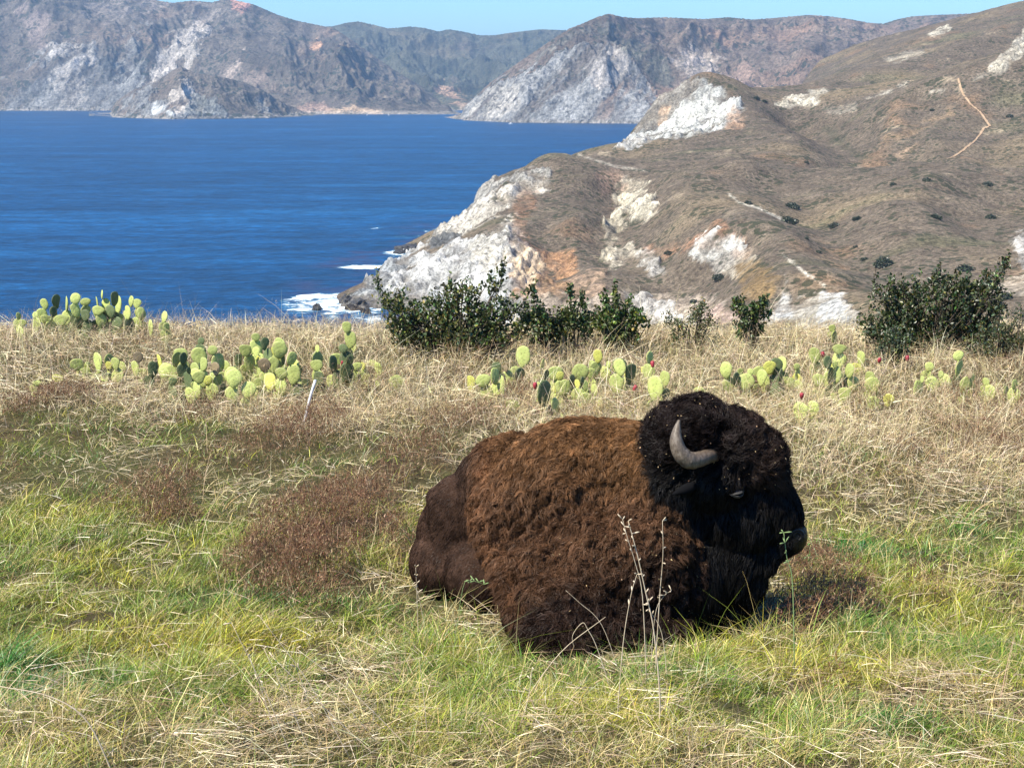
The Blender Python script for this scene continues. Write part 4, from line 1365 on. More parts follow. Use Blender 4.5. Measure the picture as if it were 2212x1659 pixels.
def grow_fur():
    nf = len(body_w.polygons)
    ar = np.zeros(nf); body_w.polygons.foreach_get('area', ar)
    fn = np.zeros(nf * 3); body_w.polygons.foreach_get('normal', fn); fn = fn.reshape(-1, 3)
    vi = np.zeros(nf * 3, np.int32); body_w.polygons.foreach_get('vertices', vi); vi = vi.reshape(-1, 3)
    vc = np.zeros(len(body_w.vertices) * 3); body_w.vertices.foreach_get('co', vc); vc = vc.reshape(-1, 3)
    vn = np.zeros(len(body_w.vertices) * 3); body_w.vertices.foreach_get('normal', vn); vn = vn.reshape(-1, 3)
    cen = vc[vi].mean(1)
    gnd = near_z(cen[:, 0], cen[:, 1])
    w = ar * (cen[:, 2] > gnd - 0.02) * np.where(fn[:, 1] < 0.35, 1.0, 0.4)
    N = 250000
    f = rng.choice(nf, N, p=w / w.sum())
    r1, r2 = rng.uniform(0, 1, N), rng.uniform(0, 1, N)
    sw = r1 + r2 > 1
    r1[sw], r2[sw] = 1 - r1[sw], 1 - r2[sw]
    bc = np.stack([1 - r1 - r2, r1, r2], -1)[..., None]
    P = (vc[vi[f]] * bc).sum(1)
    Nn = (vn[vi[f]] * bc).sum(1); Nn /= np.linalg.norm(Nn, axis=1)[:, None]
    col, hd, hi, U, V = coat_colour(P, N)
    mz = muzzle_mask(U, V)
    eye = sstep(1.0, 0.8, np.sqrt(((U - 1592) / 30) ** 2 + ((V - 1064) / 17) ** 2))
    keep = (rng.uniform(0, 1, N) > np.maximum(mz * 0.9, eye * (P[:, 1] < 6.95)))
    P, Nn, col, hd, hi, U, V = [q[keep] for q in (P, Nn, col, hd, hi, U, V)]
    N = len(P)
    X, Y, Z = P.T
    cape = (1 - hd) * (1 - hi)
    # lie of the coat: down and back on the body, up and out on the mop, down on the beard
    flow = np.zeros((N, 3))
    flow += (cape * 1.0)[:, None] * np.array((-0.45, 0.1, -1.0))
    flow += (hi * 1.0)[:, None] * np.array((-0.6, 0.2, -0.8))
    mop = hd * sstep(1080, 1000, V)
    rest = hd - mop
    rad = np.stack([(U - 1540) / 120, 0 * U, -(V - 1010) / 120], -1)
    flow += mop[:, None] * (rad * 0.9 + np.array((0.1, 0, 0.1)))
    flow += rest[:, None] * np.array((-0.15, 0, -1.0))
    cu = np.stack([noise3(X * 16, Y * 16, Z * 16), noise3(X * 16 + 40, Y * 16, Z * 16), noise3(X * 16, Y * 16 + 40, Z * 16)], -1)
    cu2 = np.stack([noise3(X * 6, Y * 6, Z * 6), noise3(X * 6 + 40, Y * 6, Z * 6), noise3(X * 6, Y * 6 + 40, Z * 6)], -1)
    amt = (cape * 1.5 + mop * 1.4 + rest * 0.5 + hi * 0.25)[:, None]
    flow = flow + cu * amt * 1.5 + cu2 * amt * 1.1
    flow = flow - Nn * (flow * Nn).sum(1)[:, None]
    flow /= np.linalg.norm(flow, axis=1)[:, None] + 1e-6
    L = cape * 0.036 + hi * 0.017 + mop * 0.046 + rest * 0.034
    L = L + cape * 0.012 * np.exp(-((hind_sd(U, V) + 10) / 16.0) ** 2)
    L = L + rest * 0.05 * sstep(1190, 1290, V) * sstep(1660, 1610, U) + cape * 0.025 * sstep(1180, 1320, V)
    L = L * rng.uniform(0.65, 1.25, N) * (1 - 0.75 * sstep(1.5, 1.0, np.sqrt(((U - 1734) / 27) ** 2 + ((V - 1170) / 38) ** 2)))
    lift = (cape * 0.75 + hi * 0.16 + mop * 1.0 + rest * 0.35) * rng.uniform(0.5, 1.3, N)
    K = 5
    tt = np.linspace(0, 1, K)[None, :, None]
    curl = np.cross(Nn, flow)
    ph = rng.uniform(0, 2 * PI, N)[:, None, None]
    cr = (cape * 0.34 + mop * 0.30 + rest * 0.07 + hi * 0.03)[:, None, None]
    S = P[:, None, :] + L[:, None, None] * (Nn[:, None, :] * (lift[:, None, None] * tt * (1 - 0.45 * tt)) + flow[:, None, :] * tt * (0.55 + 0.45 * tt)
                                            + curl[:, None, :] * cr * np.sin(tt * 6.5 + ph) + Nn[:, None, :] * cr * 0.6 * np.cos(tt * 6.0 + ph) * tt)
    S[:, :, 2] -= (L[:, None] * 0.25 * tt[:, :, 0] ** 2)
    # matted locks: strands bend towards the nearest leading strand
    G = 8500
    gi = rng.choice(N, G, replace=False)
    kd = KDTree(G)
    for k, q in enumerate(gi): kd.insert(P[q], k)
    kd.balance()
    near = np.array([kd.find(p)[1] for p in P])
    g = gi[near]
    clump = (cape * 0.72 + mop * 0.6 + rest * 0.45 + hi * 0.15)[:, None, None] * tt ** 1.3
    tgt = S[g] + (P - P[g])[:, None, :] * 0.18
    S = S * (1 - clump) + tgt * clump
    lockc = np.exp(rng.normal(0, 0.20, G))[near]
    col = np.clip(col * lockc[:, None], 0.003, 0.8)
    side = rng.normal(0, 1, (N, 3)); side -= flow * (side * flow).sum(1)[:, None]; side /= np.linalg.norm(side, axis=1)[:, None]
    wd = 0.0024 * (1 - 0.25 * hi) * rng.uniform(0.7, 1.3, N)
    ish = hd > 0.5
    for nm, sel in (('coat', ~ish), ('head_hair', ish)):
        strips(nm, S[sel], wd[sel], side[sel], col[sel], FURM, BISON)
    # straw bits caught in the wool
    k = rng.choice(np.nonzero((mop > 0.4) | (cape * (V > 1150) * (U > 1200) > 0.5))[0], 620, replace=False)
    Pb = S[k, 3] + Nn[k] * 0.008
    d3 = rng.normal(0, 1, (len(k), 3)); d3 /= np.linalg.norm(d3, axis=1)[:, None]
    Lb = rng.uniform(0.004, 0.012, len(k))[:, None, None]
    Sb = Pb[:, None, :] + d3[:, None, :] * Lb * np.linspace(0, 1, 3)[None, :, None]
    sb = np.cross(d3, Nn[k]); sb /= np.linalg.norm(sb, axis=1)[:, None]
    o = strips('caught_straw', Sb, rng.uniform(0.003, 0.006, len(k)), sb, jit(np.array((0.30, 0.21, 0.11)), len(k), 0.5), FURM, BISON)
    o['kind'] = 'stuff'


FURM = mat_fur('wool')
grow_fur()


def part(name, bm, mat, smooth=True):
    bmesh.ops.translate(bm, verts=bm.verts, vec=-Vector(BO))
    return bm_obj(name, bm, mat, BISON, smooth)


# horns
t = NT('horn_keratin')
hn = t.noise(t.mapping(t.coord(), (1.6, 1, 0.7)), 55, 6, 0.75)
cr_ = t.ramp(hn, [(0.3, (0.04, 0.029, 0.021)), (0.52, (0.13, 0.10, 0.075)), (0.72, (0.24, 0.20, 0.16))])
cr_ = t.mix(t.attr('base', 'Fac'), cr_, (0.085, 0.055, 0.036))
t.principled(cr_, 0.5, 0.35, t.bump(t.noise(t.coord(), 90, 4, 0.6), 0.6, 0.003))
HORNM = t.m
hb, _ = on_body(1546, 985)
path = [(1544, 983, 0.02, 15), (1531, 985, -0.03, 15.5), (1511, 992, -0.08, 17), (1488, 994, -0.115, 19), (1469, 977, -0.125, 17.5), (1461, 953, -0.12, 14.5), (1462, 930, -0.105, 9.5), (1467, 907, -0.09, 2.5)]
for mir in (0, 1):
    pts = []
    for (u, v, dy, r) in path:
        p = P3(u, v, hb.y + dy)
        if mir: p = P3(u + 6, v - 4, 2 * 6.97 - (hb.y + dy))
        pts.append(p)
    cpts = catmull(pts, 5)
    rr = np.interp(np.linspace(0, 7, len(cpts)), range(8), [p[3] * PXM * 0.97 for p in path])
    bm = bmesh.new()
    rows = tube(bm, cpts, [r * (1 + 0.035 * math.sin(i * 2.1) * (i < 22)) for i, r in enumerate(rr)], 18)
    o = part('horn', bm, HORNM)
    ba = o.data.attributes.new('base', 'FLOAT', 'POINT')
    vals = [0.0] * len(o.data.vertices)
    for i in range(len(cpts)):
        for k in range(18):
            vals[i * 18 + k] = max(0.0, 0.85 - i / 16)
    ba.data.foreach_set('value', vals)

# eye with its lids
t = NT('eye_ball'); t.principled((0.02, 0.012, 0.008), 0.12, 0.6); EYEM = t.m
t = NT('eyelid_skin'); t.principled(t.ramp(t.noise(t.coord(), 60), [(0.3, (0.02, 0.019, 0.018)), (0.7, (0.075, 0.068, 0.062))]), 0.6, 0.25); LIDM = t.m
ep, en = on_body(1592, 1062)
ex = Vector((1, 0, 0)) - en * en.x; ex.normalize()
ey = en.cross(ex).normalized()
if ey.z < 0: ey = -ey
bm = bmesh.new()
bmesh.ops.create_uvsphere(bm, u_segments=20, v_segments=12, radius=0.020, matrix=Matrix.Translation(ep + en * 0.002))
part('eye', bm, EYEM)
for s, hgt in ((1, 0.009), (-1, 0.014)):
    for j in range(2 if s > 0 else 3):
        bm = bmesh.new()
        pts = []
        for i in range(9):
            q = -1 + i / 4
            k = 1 + 0.42 * j
            pts.append(ep + ex * q * 0.036 * (1 + 0.12 * j) + ey * (s * hgt * k * (1 - q * q) * 0.8 - 0.001) + en * (0.019 * (1 - q * q) + 0.008 - 0.005 * j))
        tube(bm, pts, [0.0015 + 0.0034 * (1 - abs(i - 4) / 4.5) for i in range(9)], 8)
        part('eyelid', bm, LIDM)
# ear, half hidden in the hair
bm = bmesh.new()
er, ern = on_body(1503, 1048)
tp = P3(1452, 1068, er.y - 0.05)
pts = [er + (tp - er) * f for f in (0, 0.25, 0.5, 0.75, 1.0)]
tube(bm, pts, [0.016, 0.026, 0.025, 0.016, 0.003], 12)
t = NT('ear_fur'); t.principled((0.006, 0.006, 0.007), 0.95, 0.05); 
part('ear', bm, t.m)
# nostril and mouth line
t = NT('nose_skin'); t.principled((0.010, 0.0095, 0.010), 0.45, 0.35); NOSEM = t.m
t = NT('nostril_dark'); t.principled((0.004, 0.004, 0.004), 0.6, 0.2); NOSM = t.m
for (pl, r0) in (([(1712, 1158), (1719, 1150), (1728, 1152), (1731, 1161), (1726, 1168)], 0.0085), ([(1650, 1196), (1672, 1199), (1694, 1198), (1712, 1194), (1726, 1184)], 0.004)):
    bm = bmesh.new()
    tube(bm, catmull([on_body(*q, off=-0.002)[0] for q in pl], 4), r0, 8)
    part('nostril' if r0 > 0.006 else 'mouth', bm, NOSM)
bm = bmesh.new()
tube(bm, catmull([on_body(*q, off=-0.002)[0] for q in [(1704, 1164), (1711, 1150), (1723, 1144), (1734, 1150), (1737, 1164)]], 4), 0.0075, 8)
part('nose_rim', bm, NOSEM)


# ------------------------------------------------------------------ prickly pears
def cactus_material(name, c0, c1, c2):
    t = NT(name)
    co = t.coord()
    n = t.noise(co, 3.2, 5, 0.7)
    oi = t.n.new('ShaderNodeObjectInfo').outputs['Random']
    col = t.mix(n, c0, c1)
    col = t.mix(t.ramp(t.noise(co, 2.2, 5, 0.7), [(0.54, 0.0), (0.64, 0.85)]), col, c2)
    v = t.voronoi(co, 8.5)
    dots = t.ramp(v, [(0.14, 1.0), (0.28, 0.0)])
    col = t.mix(t.math('MULTIPLY', dots, 0.7), col, (0.16, 0.14, 0.06))
    col = t.mix(1.0, col, t.ramp(oi, [(0, 0.72), (1, 1.2)]), 'MULTIPLY')
    t.principled(col, 0.55, 0.35, t.bump(v, 0.3, 0.006))
    return t.m


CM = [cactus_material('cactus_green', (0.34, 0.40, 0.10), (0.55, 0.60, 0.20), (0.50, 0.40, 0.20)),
      cactus_material('cactus_shaded', (0.08, 0.115, 0.045), (0.16, 0.20, 0.08), (0.27, 0.24, 0.13)),  # darker copy of the green: shade painted into the pad colour
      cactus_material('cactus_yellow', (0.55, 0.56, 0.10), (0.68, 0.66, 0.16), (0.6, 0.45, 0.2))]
CM.append(cactus_material('cactus_dead', (0.20, 0.15, 0.09), (0.32, 0.25, 0.15), (0.12, 0.08, 0.05)))
t = NT('cactus_fruit'); t.principled((0.32, 0.03, 0.045), 0.5, 0.4); FRUIT = t.m


def pad_mesh(k):
    """A flat obovate pad, 1 tall, 0.72 wide, standing on its base."""
    rs = random.Random(k)
    bm = bmesh.new()
    nu, nv = 20, 9
    rows = []
    for j in range(nv + 1):
        rr = math.sin(PI * j / nv)
        th = -math.cos(PI * j / nv)
        row = []
        for i in range(nu):
            a = 2 * PI * i / nu
            w = 0.36 * (1 + 0.26 * math.sin(a) + 0.09 * math.sin(2 * a + 2.2 * k) + 0.06 * math.sin(3 * a + k) + 0.03 * math.sin(5 * a + 2 * k))
            x = math.cos(a) * w * rr ** 0.7
            z = 0.5 + math.sin(a) * 0.5 * rr ** 0.7
            bendy = 0.10 * (z - 0.5) ** 2 * (1 if k % 2 else -1) + 0.06 * x * math.sin(k * 2.1)
            row.append(bm.verts.new((x, th * 0.062 * (1 - 0.25 * math.sin(a)) + bendy, z)))
        rows.append(row)
    for j in range(nv):
        for i in range(nu):
            try:
                bm.faces.new((rows[j][i], rows[j][(i + 1) % nu], rows[j + 1][(i + 1) % nu], rows[j + 1][i]))
            except ValueError:
                pass
    bmesh.ops.remove_doubles(bm, verts=bm.verts, dist=1e-4)
    bmesh.ops.recalc_face_normals(bm, faces=bm.faces)
    me = bpy.data.meshes.new('pad')
    bm.to_mesh(me)
    bm.free()
    for p in me.polygons:
        p.use_smooth = True
    me.materials.append(CM[0])
    return me


PADS = [pad_mesh(k) for k in range(5)]


def fruit_mesh():
    bm = bmesh.new()
    tube(bm, [(0, 0, 0), (0, 0, 0.01), (0, 0, 0.035), (0, 0, 0.055), (0, 0, 0.062)], [0.006, 0.014, 0.02, 0.018, 0.010], 8)
    me = bpy.data.meshes.new('fruit')
    bm.to_mesh(me); bm.free()
    for p in me.polygons: p.use_smooth = True
    me.materials.append(FRUIT)
    return me


FR = fruit_mesh()
prs = random.Random(11)


def A6(l):   # outlines measured on the enlarged left part
    return [(z[0] * 0.3567, 596.3 + z[1] * 0.3567, z[2] * 0.3567, z[3] * 0.3567, z[4]) for z in l]


def A7(l):   # the same for the right part
    return [(789 + z[0] * 0.6433, 596.3 + z[1] * 0.6433, z[2] * 0.6433, z[3] * 0.6433, z[4]) for z in l]


def cactus(label, d, pads, fruits=(), group='prickly pear cacti on the meadow'):
    """pads: (u, v, width, height, tone) in working pixels; tone L light, D dark (painted shade of pads turned from the sun), M medium, Y yellow."""
    cx = sum(p[0] for p in pads) / len(pads)
    base = P3(cx, 800, d)
    root = empty('prickly_pear', (base.x, d, gz(base.x, d)))
    tag(root, label, 'cactus', group)
    assert len(label.split()) <= 16, label

    def add(pos, w, h, tone, rz, rx, ry):
        o = bpy.data.objects.new('pad', prs.choice(PADS))
        COL.objects.link(o)
        o.parent = root
        o.location = pos - root.location
        o.rotation_euler = (rx, ry, rz)
        o.scale = (w / 0.72, (w + h) * 0.62, h)
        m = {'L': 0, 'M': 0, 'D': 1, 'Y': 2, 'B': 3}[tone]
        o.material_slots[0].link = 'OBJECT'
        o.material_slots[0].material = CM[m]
        return o
    for (u, v, w, h, tone) in pads:
        dd = d + prs.uniform(-0.35, 0.35)
        p = P3(u, v + h / 2, dd)
        H = h / FPX * dd * 1.04
        p.z -= 0.02
        W = w / FPX * dd * 1.04
        face = H * 0.74
        # narrow in the picture = turned edge-on; dark pads look away from the sun
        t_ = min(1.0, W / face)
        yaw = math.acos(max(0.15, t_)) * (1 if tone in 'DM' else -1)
        yaw += prs.uniform(-0.12, 0.12)
        W2 = max(W, face * 0.9) if t_ < 0.95 else W
        add(p, W2, H, tone, yaw, prs.uniform(-0.12, 0.2), prs.uniform(-0.22, 0.22))
        g = gz(p.x, dd)
        q = p.copy()
        n = 0
        while q.z > g + 0.03 and n < 4:          # the older pads that carry it, down into the grass
            hh = 0.17 + prs.uniform(0, 0.05)
            q = q + Vector((prs.uniform(-0.04, 0.04), 0.02, -hh * 0.88))
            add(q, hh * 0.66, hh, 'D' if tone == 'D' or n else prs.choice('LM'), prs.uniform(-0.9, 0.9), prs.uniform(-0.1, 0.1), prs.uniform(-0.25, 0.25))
            n += 1
    for (u, v) in fruits:
        o = bpy.data.objects.new('fruit', FR)
        COL.objects.link(o)
        o.parent = root
        o.location = P3(u, v + 5, d - 0.1) - root.location
        o.rotation_euler = (prs.uniform(-0.4, 0.4), prs.uniform(-0.5, 0.5), 0)
        o.scale = (1.0, 1.0, 1.0)
    return root


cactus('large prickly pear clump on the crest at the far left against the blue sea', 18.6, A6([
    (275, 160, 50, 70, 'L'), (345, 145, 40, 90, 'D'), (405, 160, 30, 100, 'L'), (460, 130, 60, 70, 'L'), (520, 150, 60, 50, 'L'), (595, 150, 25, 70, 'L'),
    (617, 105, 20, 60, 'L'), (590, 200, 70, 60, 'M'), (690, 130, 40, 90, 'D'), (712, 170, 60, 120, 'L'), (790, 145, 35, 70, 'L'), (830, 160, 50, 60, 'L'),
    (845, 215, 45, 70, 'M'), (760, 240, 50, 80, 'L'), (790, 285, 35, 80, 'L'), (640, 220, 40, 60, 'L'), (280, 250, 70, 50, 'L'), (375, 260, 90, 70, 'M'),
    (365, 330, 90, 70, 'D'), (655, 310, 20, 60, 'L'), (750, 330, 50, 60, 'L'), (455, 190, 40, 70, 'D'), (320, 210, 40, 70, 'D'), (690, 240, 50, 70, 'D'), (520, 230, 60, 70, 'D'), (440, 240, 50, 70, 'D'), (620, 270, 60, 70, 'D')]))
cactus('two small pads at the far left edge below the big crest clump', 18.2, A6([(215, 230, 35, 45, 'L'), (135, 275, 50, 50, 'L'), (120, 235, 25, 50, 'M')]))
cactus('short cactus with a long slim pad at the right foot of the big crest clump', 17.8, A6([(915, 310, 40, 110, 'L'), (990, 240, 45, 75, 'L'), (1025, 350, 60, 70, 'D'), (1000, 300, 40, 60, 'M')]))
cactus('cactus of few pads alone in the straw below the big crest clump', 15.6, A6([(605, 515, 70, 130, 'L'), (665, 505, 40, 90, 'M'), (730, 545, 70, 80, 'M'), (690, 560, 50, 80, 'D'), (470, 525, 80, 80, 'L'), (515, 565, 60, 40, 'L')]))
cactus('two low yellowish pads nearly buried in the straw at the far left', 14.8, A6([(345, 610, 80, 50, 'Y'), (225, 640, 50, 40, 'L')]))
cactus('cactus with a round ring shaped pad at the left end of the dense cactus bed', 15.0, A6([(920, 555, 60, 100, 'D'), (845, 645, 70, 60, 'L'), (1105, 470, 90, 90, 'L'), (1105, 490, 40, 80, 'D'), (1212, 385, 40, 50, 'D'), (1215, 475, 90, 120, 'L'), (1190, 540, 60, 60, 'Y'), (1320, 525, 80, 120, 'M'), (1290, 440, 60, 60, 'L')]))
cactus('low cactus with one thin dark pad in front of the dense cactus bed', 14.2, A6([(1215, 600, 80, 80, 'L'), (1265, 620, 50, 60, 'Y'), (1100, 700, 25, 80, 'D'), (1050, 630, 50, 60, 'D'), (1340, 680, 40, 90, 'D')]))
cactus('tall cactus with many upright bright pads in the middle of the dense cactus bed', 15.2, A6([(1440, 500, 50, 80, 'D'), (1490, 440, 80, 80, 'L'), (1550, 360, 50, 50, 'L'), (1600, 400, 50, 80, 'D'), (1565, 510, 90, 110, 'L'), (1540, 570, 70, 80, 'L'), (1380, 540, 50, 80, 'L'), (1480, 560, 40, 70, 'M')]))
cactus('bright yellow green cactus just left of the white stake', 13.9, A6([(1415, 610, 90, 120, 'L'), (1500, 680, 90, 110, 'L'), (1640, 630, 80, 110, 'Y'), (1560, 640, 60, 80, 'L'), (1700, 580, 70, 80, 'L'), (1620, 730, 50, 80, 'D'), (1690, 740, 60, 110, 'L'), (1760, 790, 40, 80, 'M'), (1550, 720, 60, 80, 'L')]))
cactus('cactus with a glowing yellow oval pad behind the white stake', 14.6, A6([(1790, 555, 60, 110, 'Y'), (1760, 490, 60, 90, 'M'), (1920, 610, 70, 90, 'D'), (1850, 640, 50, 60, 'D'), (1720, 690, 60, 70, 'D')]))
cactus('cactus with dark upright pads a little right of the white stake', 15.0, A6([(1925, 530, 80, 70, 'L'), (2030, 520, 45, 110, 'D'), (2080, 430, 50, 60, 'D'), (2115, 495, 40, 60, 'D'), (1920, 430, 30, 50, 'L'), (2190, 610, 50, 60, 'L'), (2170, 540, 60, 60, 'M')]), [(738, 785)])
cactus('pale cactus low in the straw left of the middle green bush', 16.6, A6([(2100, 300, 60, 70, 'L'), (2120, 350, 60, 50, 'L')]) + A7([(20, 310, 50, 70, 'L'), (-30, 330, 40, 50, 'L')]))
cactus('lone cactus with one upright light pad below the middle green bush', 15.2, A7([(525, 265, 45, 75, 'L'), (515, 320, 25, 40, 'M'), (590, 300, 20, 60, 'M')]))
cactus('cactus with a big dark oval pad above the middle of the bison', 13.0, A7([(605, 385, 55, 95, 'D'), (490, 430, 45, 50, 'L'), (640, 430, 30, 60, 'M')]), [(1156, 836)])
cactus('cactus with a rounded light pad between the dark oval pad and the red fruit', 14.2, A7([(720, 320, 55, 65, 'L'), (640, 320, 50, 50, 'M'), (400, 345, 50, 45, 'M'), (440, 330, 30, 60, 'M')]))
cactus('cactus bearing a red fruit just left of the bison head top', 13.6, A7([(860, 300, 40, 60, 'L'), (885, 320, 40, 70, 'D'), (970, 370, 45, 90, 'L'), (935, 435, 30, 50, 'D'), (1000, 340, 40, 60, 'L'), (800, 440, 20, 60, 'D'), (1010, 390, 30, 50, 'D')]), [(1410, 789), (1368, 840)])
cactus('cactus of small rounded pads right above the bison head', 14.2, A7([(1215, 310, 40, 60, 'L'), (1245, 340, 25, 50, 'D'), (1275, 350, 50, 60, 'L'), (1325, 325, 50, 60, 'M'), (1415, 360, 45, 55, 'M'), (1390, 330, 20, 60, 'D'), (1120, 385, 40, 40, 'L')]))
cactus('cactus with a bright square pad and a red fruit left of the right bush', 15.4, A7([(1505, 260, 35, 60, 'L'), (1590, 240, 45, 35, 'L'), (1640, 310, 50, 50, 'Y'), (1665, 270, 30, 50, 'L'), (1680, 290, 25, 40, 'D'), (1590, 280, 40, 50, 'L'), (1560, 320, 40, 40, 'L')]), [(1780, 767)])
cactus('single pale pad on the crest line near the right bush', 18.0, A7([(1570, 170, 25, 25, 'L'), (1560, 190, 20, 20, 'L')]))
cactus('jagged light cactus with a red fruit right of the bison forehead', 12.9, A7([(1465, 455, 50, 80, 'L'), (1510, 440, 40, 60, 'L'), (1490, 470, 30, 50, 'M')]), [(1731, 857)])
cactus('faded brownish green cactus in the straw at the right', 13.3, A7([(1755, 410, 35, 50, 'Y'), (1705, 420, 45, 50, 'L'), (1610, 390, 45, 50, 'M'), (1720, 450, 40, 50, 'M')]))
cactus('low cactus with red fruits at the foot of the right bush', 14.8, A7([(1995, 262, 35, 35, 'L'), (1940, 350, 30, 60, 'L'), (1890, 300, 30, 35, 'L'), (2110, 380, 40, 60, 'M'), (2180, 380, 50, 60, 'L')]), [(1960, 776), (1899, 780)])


for lab, u0, u1, v0, v1, d, k in (
        ('loose cactus of half buried pads at the left end of the cactus bed', 180, 400, 765, 830, 15.4, 20), ('loose cactus of half buried pads between the ring pad and the tall middle cactus', 400, 500, 775, 860, 14.4, 24),
        ('loose cactus with low pads behind the bright cactus beside the stake', 520, 650, 740, 830, 15.2, 24), ('loose low cactus far right of the white stake in dry straw', 700, 860, 765, 830, 15.2, 14),
        ('loose low cactus in straw below the straggling bush', 1000, 1130, 775, 850, 14.8, 13), ('loose low cactus scattered behind the top of the bison back', 1160, 1320, 800, 880, 13.8, 14),
        ('low half hidden cactus under the pair of green bushes', 1270, 1430, 765, 830, 14.9, 15), ('low half hidden cactus in straw right of the bison head', 1560, 1730, 780, 850, 14.4, 15),
        ('low cactus with leaning pads under the left edge of the broad bush', 1750, 1900, 775, 860, 14.0, 15), ('low cactus among brown weeds near the right frame edge', 1980, 2190, 790, 870, 13.9, 14)):
    fl = []
    for _ in range(k):
        h = prs.uniform(15, 41)
        fl.append((prs.uniform(u0, u1), prs.uniform(v0, v1), h * prs.uniform(0.45, 0.85), h, prs.choice('LLMLYMDB')))
    cactus(lab, d, fl)


# ------------------------------------------------------------------ bushes
def bush_mat(name, a, b):
    t = NT(name)
    t.leafy(t.attr('Col'), 0.2, 0.045, 0.45)
    return t.m


BUSHM = bush_mat('bush_leaf', 0, 0)
t = NT('bark'); t.principled(t.ramp(t.noise(t.coord(), 20), [(0.3, (0.05, 0.038, 0.028)), (0.7, (0.14, 0.11, 0.08))]), 0.9, 0.1); BARK = t.m


def bush(label, d, lobes, nleaf, leaf=0.034, hue=(0.040, 0.060, 0.016), sprigs=(), group='leathery green bushes along the crest'):
    """lobes: (u, v, ru, rv) in working pixels; branches run from the foot of the bush to every spray of leaves."""
    rs = np.random.default_rng(int(lobes[0][0]))
    cx = sum(l[0] for l in lobes) / len(lobes)
    f = P3(cx, 760, d)
    foot = Vector((f.x, d, gz(f.x, d)))
    root = empty('green_bush', foot)
    tag(root, label, 'bush', group)
    sprays = []
    for (u, v, ru, rv) in lobes:
        c = np.array(P3(u, v, d)); rx = ru / FPX * d; rz = rv / FPX * d
        k = max(10, int(85 * rx * rz / 0.05))
        for _ in range(min(k, 150)):
            q = rs.normal(0, 1, 3); q /= np.linalg.norm(q); q *= rs.uniform(0.25, 1.0) ** 0.5
            pp = c + q * np.array((rx, max(rx * 0.9, 0.12), rz))
            if rs.uniform() < 0.4:
                tt = rs.uniform(0.05, 0.85)
                pp = np.array((pp[0] * (1 - 0.2 * tt) + foot.x * 0.2 * tt, pp[1], pp[2] * (1 - tt) + (foot.z + 0.08) * tt))
            sprays.append((pp, q))
    for pts in sprigs:
        for i in range(len(pts) * 4 - 3):
            a = pts[i // 4]; b = pts[min(i // 4 + 1, len(pts) - 1)]; tt = (i % 4) / 4
            sprays.append((np.array(P3(a[0] + (b[0] - a[0]) * tt, a[1] + (b[1] - a[1]) * tt, d)), np.array((0.1, 0, 1.0))))
    per = max(9, int(nleaf * 1.6) // len(sprays))
    bm = bmesh.new()
    P, N, Cc, Ax = [], [], [], []
    fo = np.array(foot)
    for (c, q) in sprays:
        if c[2] < fo[2] + 0.02: c = np.array((c[0], c[1], fo[2] + 0.05))
        out = q * 0.6 + np.array((0, 0, 0.9)); out /= np.linalg.norm(out)
        ln = rs.uniform(0.07, 0.15)
        tone = rs.uniform(0.75, 1.3)
        mid = fo * 0.45 + c * 0.55 + rs.normal(0, 0.05, 3) - np.array((0, 0, 0.04))
        if rs.uniform() < 0.28:
            tube(bm, catmull([tuple(fo - fo), tuple(mid - fo), tuple(c - fo), tuple(c + out * ln - fo)], 3), [0.008 * (1 - i / 11) + 0.0012 for i in range(10)], 5, False)
        for _ in range(per):
            s = rs.uniform(0, 1)
            p = c + out * ln * s + rs.normal(0, 0.014 + 0.02 * (1 - s), 3)
            ax = out * 0.5 + rs.normal(0, 0.6, 3); ax /= np.linalg.norm(ax)
            P.append(p); Ax.append(ax); N.append(rs.normal(0, 1, 3)); Cc.append(np.array(hue) * tone * np.exp(rs.normal(0, 0.3)) * (1 + 0.25 * rs.normal(0, 1, 3) * np.array((1, .4, .6))))
    P, Ax, N, Cc = np.array(P), np.array(Ax), np.array(N), np.clip(np.array(Cc), 0.006, 0.4)
    bri = rs.uniform(0, 1, len(P)) < 0.14
    Cc[bri] *= np.array((2.6, 2.1, 1.4))
    S = np.cross(Ax, N); S /= np.linalg.norm(S, axis=1)[:, None] + 1e-9
    Nn = np.cross(S, Ax)
    L = (leaf * rs.uniform(0.7, 1.25, len(P)))[:, None]
    # a leaf of six corners folded a little along its midrib
    vs = [P - Ax * L * 0.5, P - S * L * 0.27 - Ax * L * 0.1 + Nn * L * 0.09, P - S * L * 0.24 + Ax * L * 0.25 + Nn * L * 0.09, P + Ax * L * 0.5,
          P + S * L * 0.24 + Ax * L * 0.25 + Nn * L * 0.09, P + S * L * 0.27 - Ax * L * 0.1 + Nn * L * 0.09]
    V = np.stack(vs, 1).reshape(-1, 3) - fo
    b = np.arange(len(P))[:, None] * 6
    F = np.concatenate([b + np.array([[0, 1, 2, 3]]), b + np.array([[0, 3, 4, 5]])])
    me = np_mesh('foliage', V, F, False, np.repeat(Cc, 6, axis=0))
    link('foliage', me, BUSHM, root)
    bm_obj('branches', bm, BARK, root)
    return root


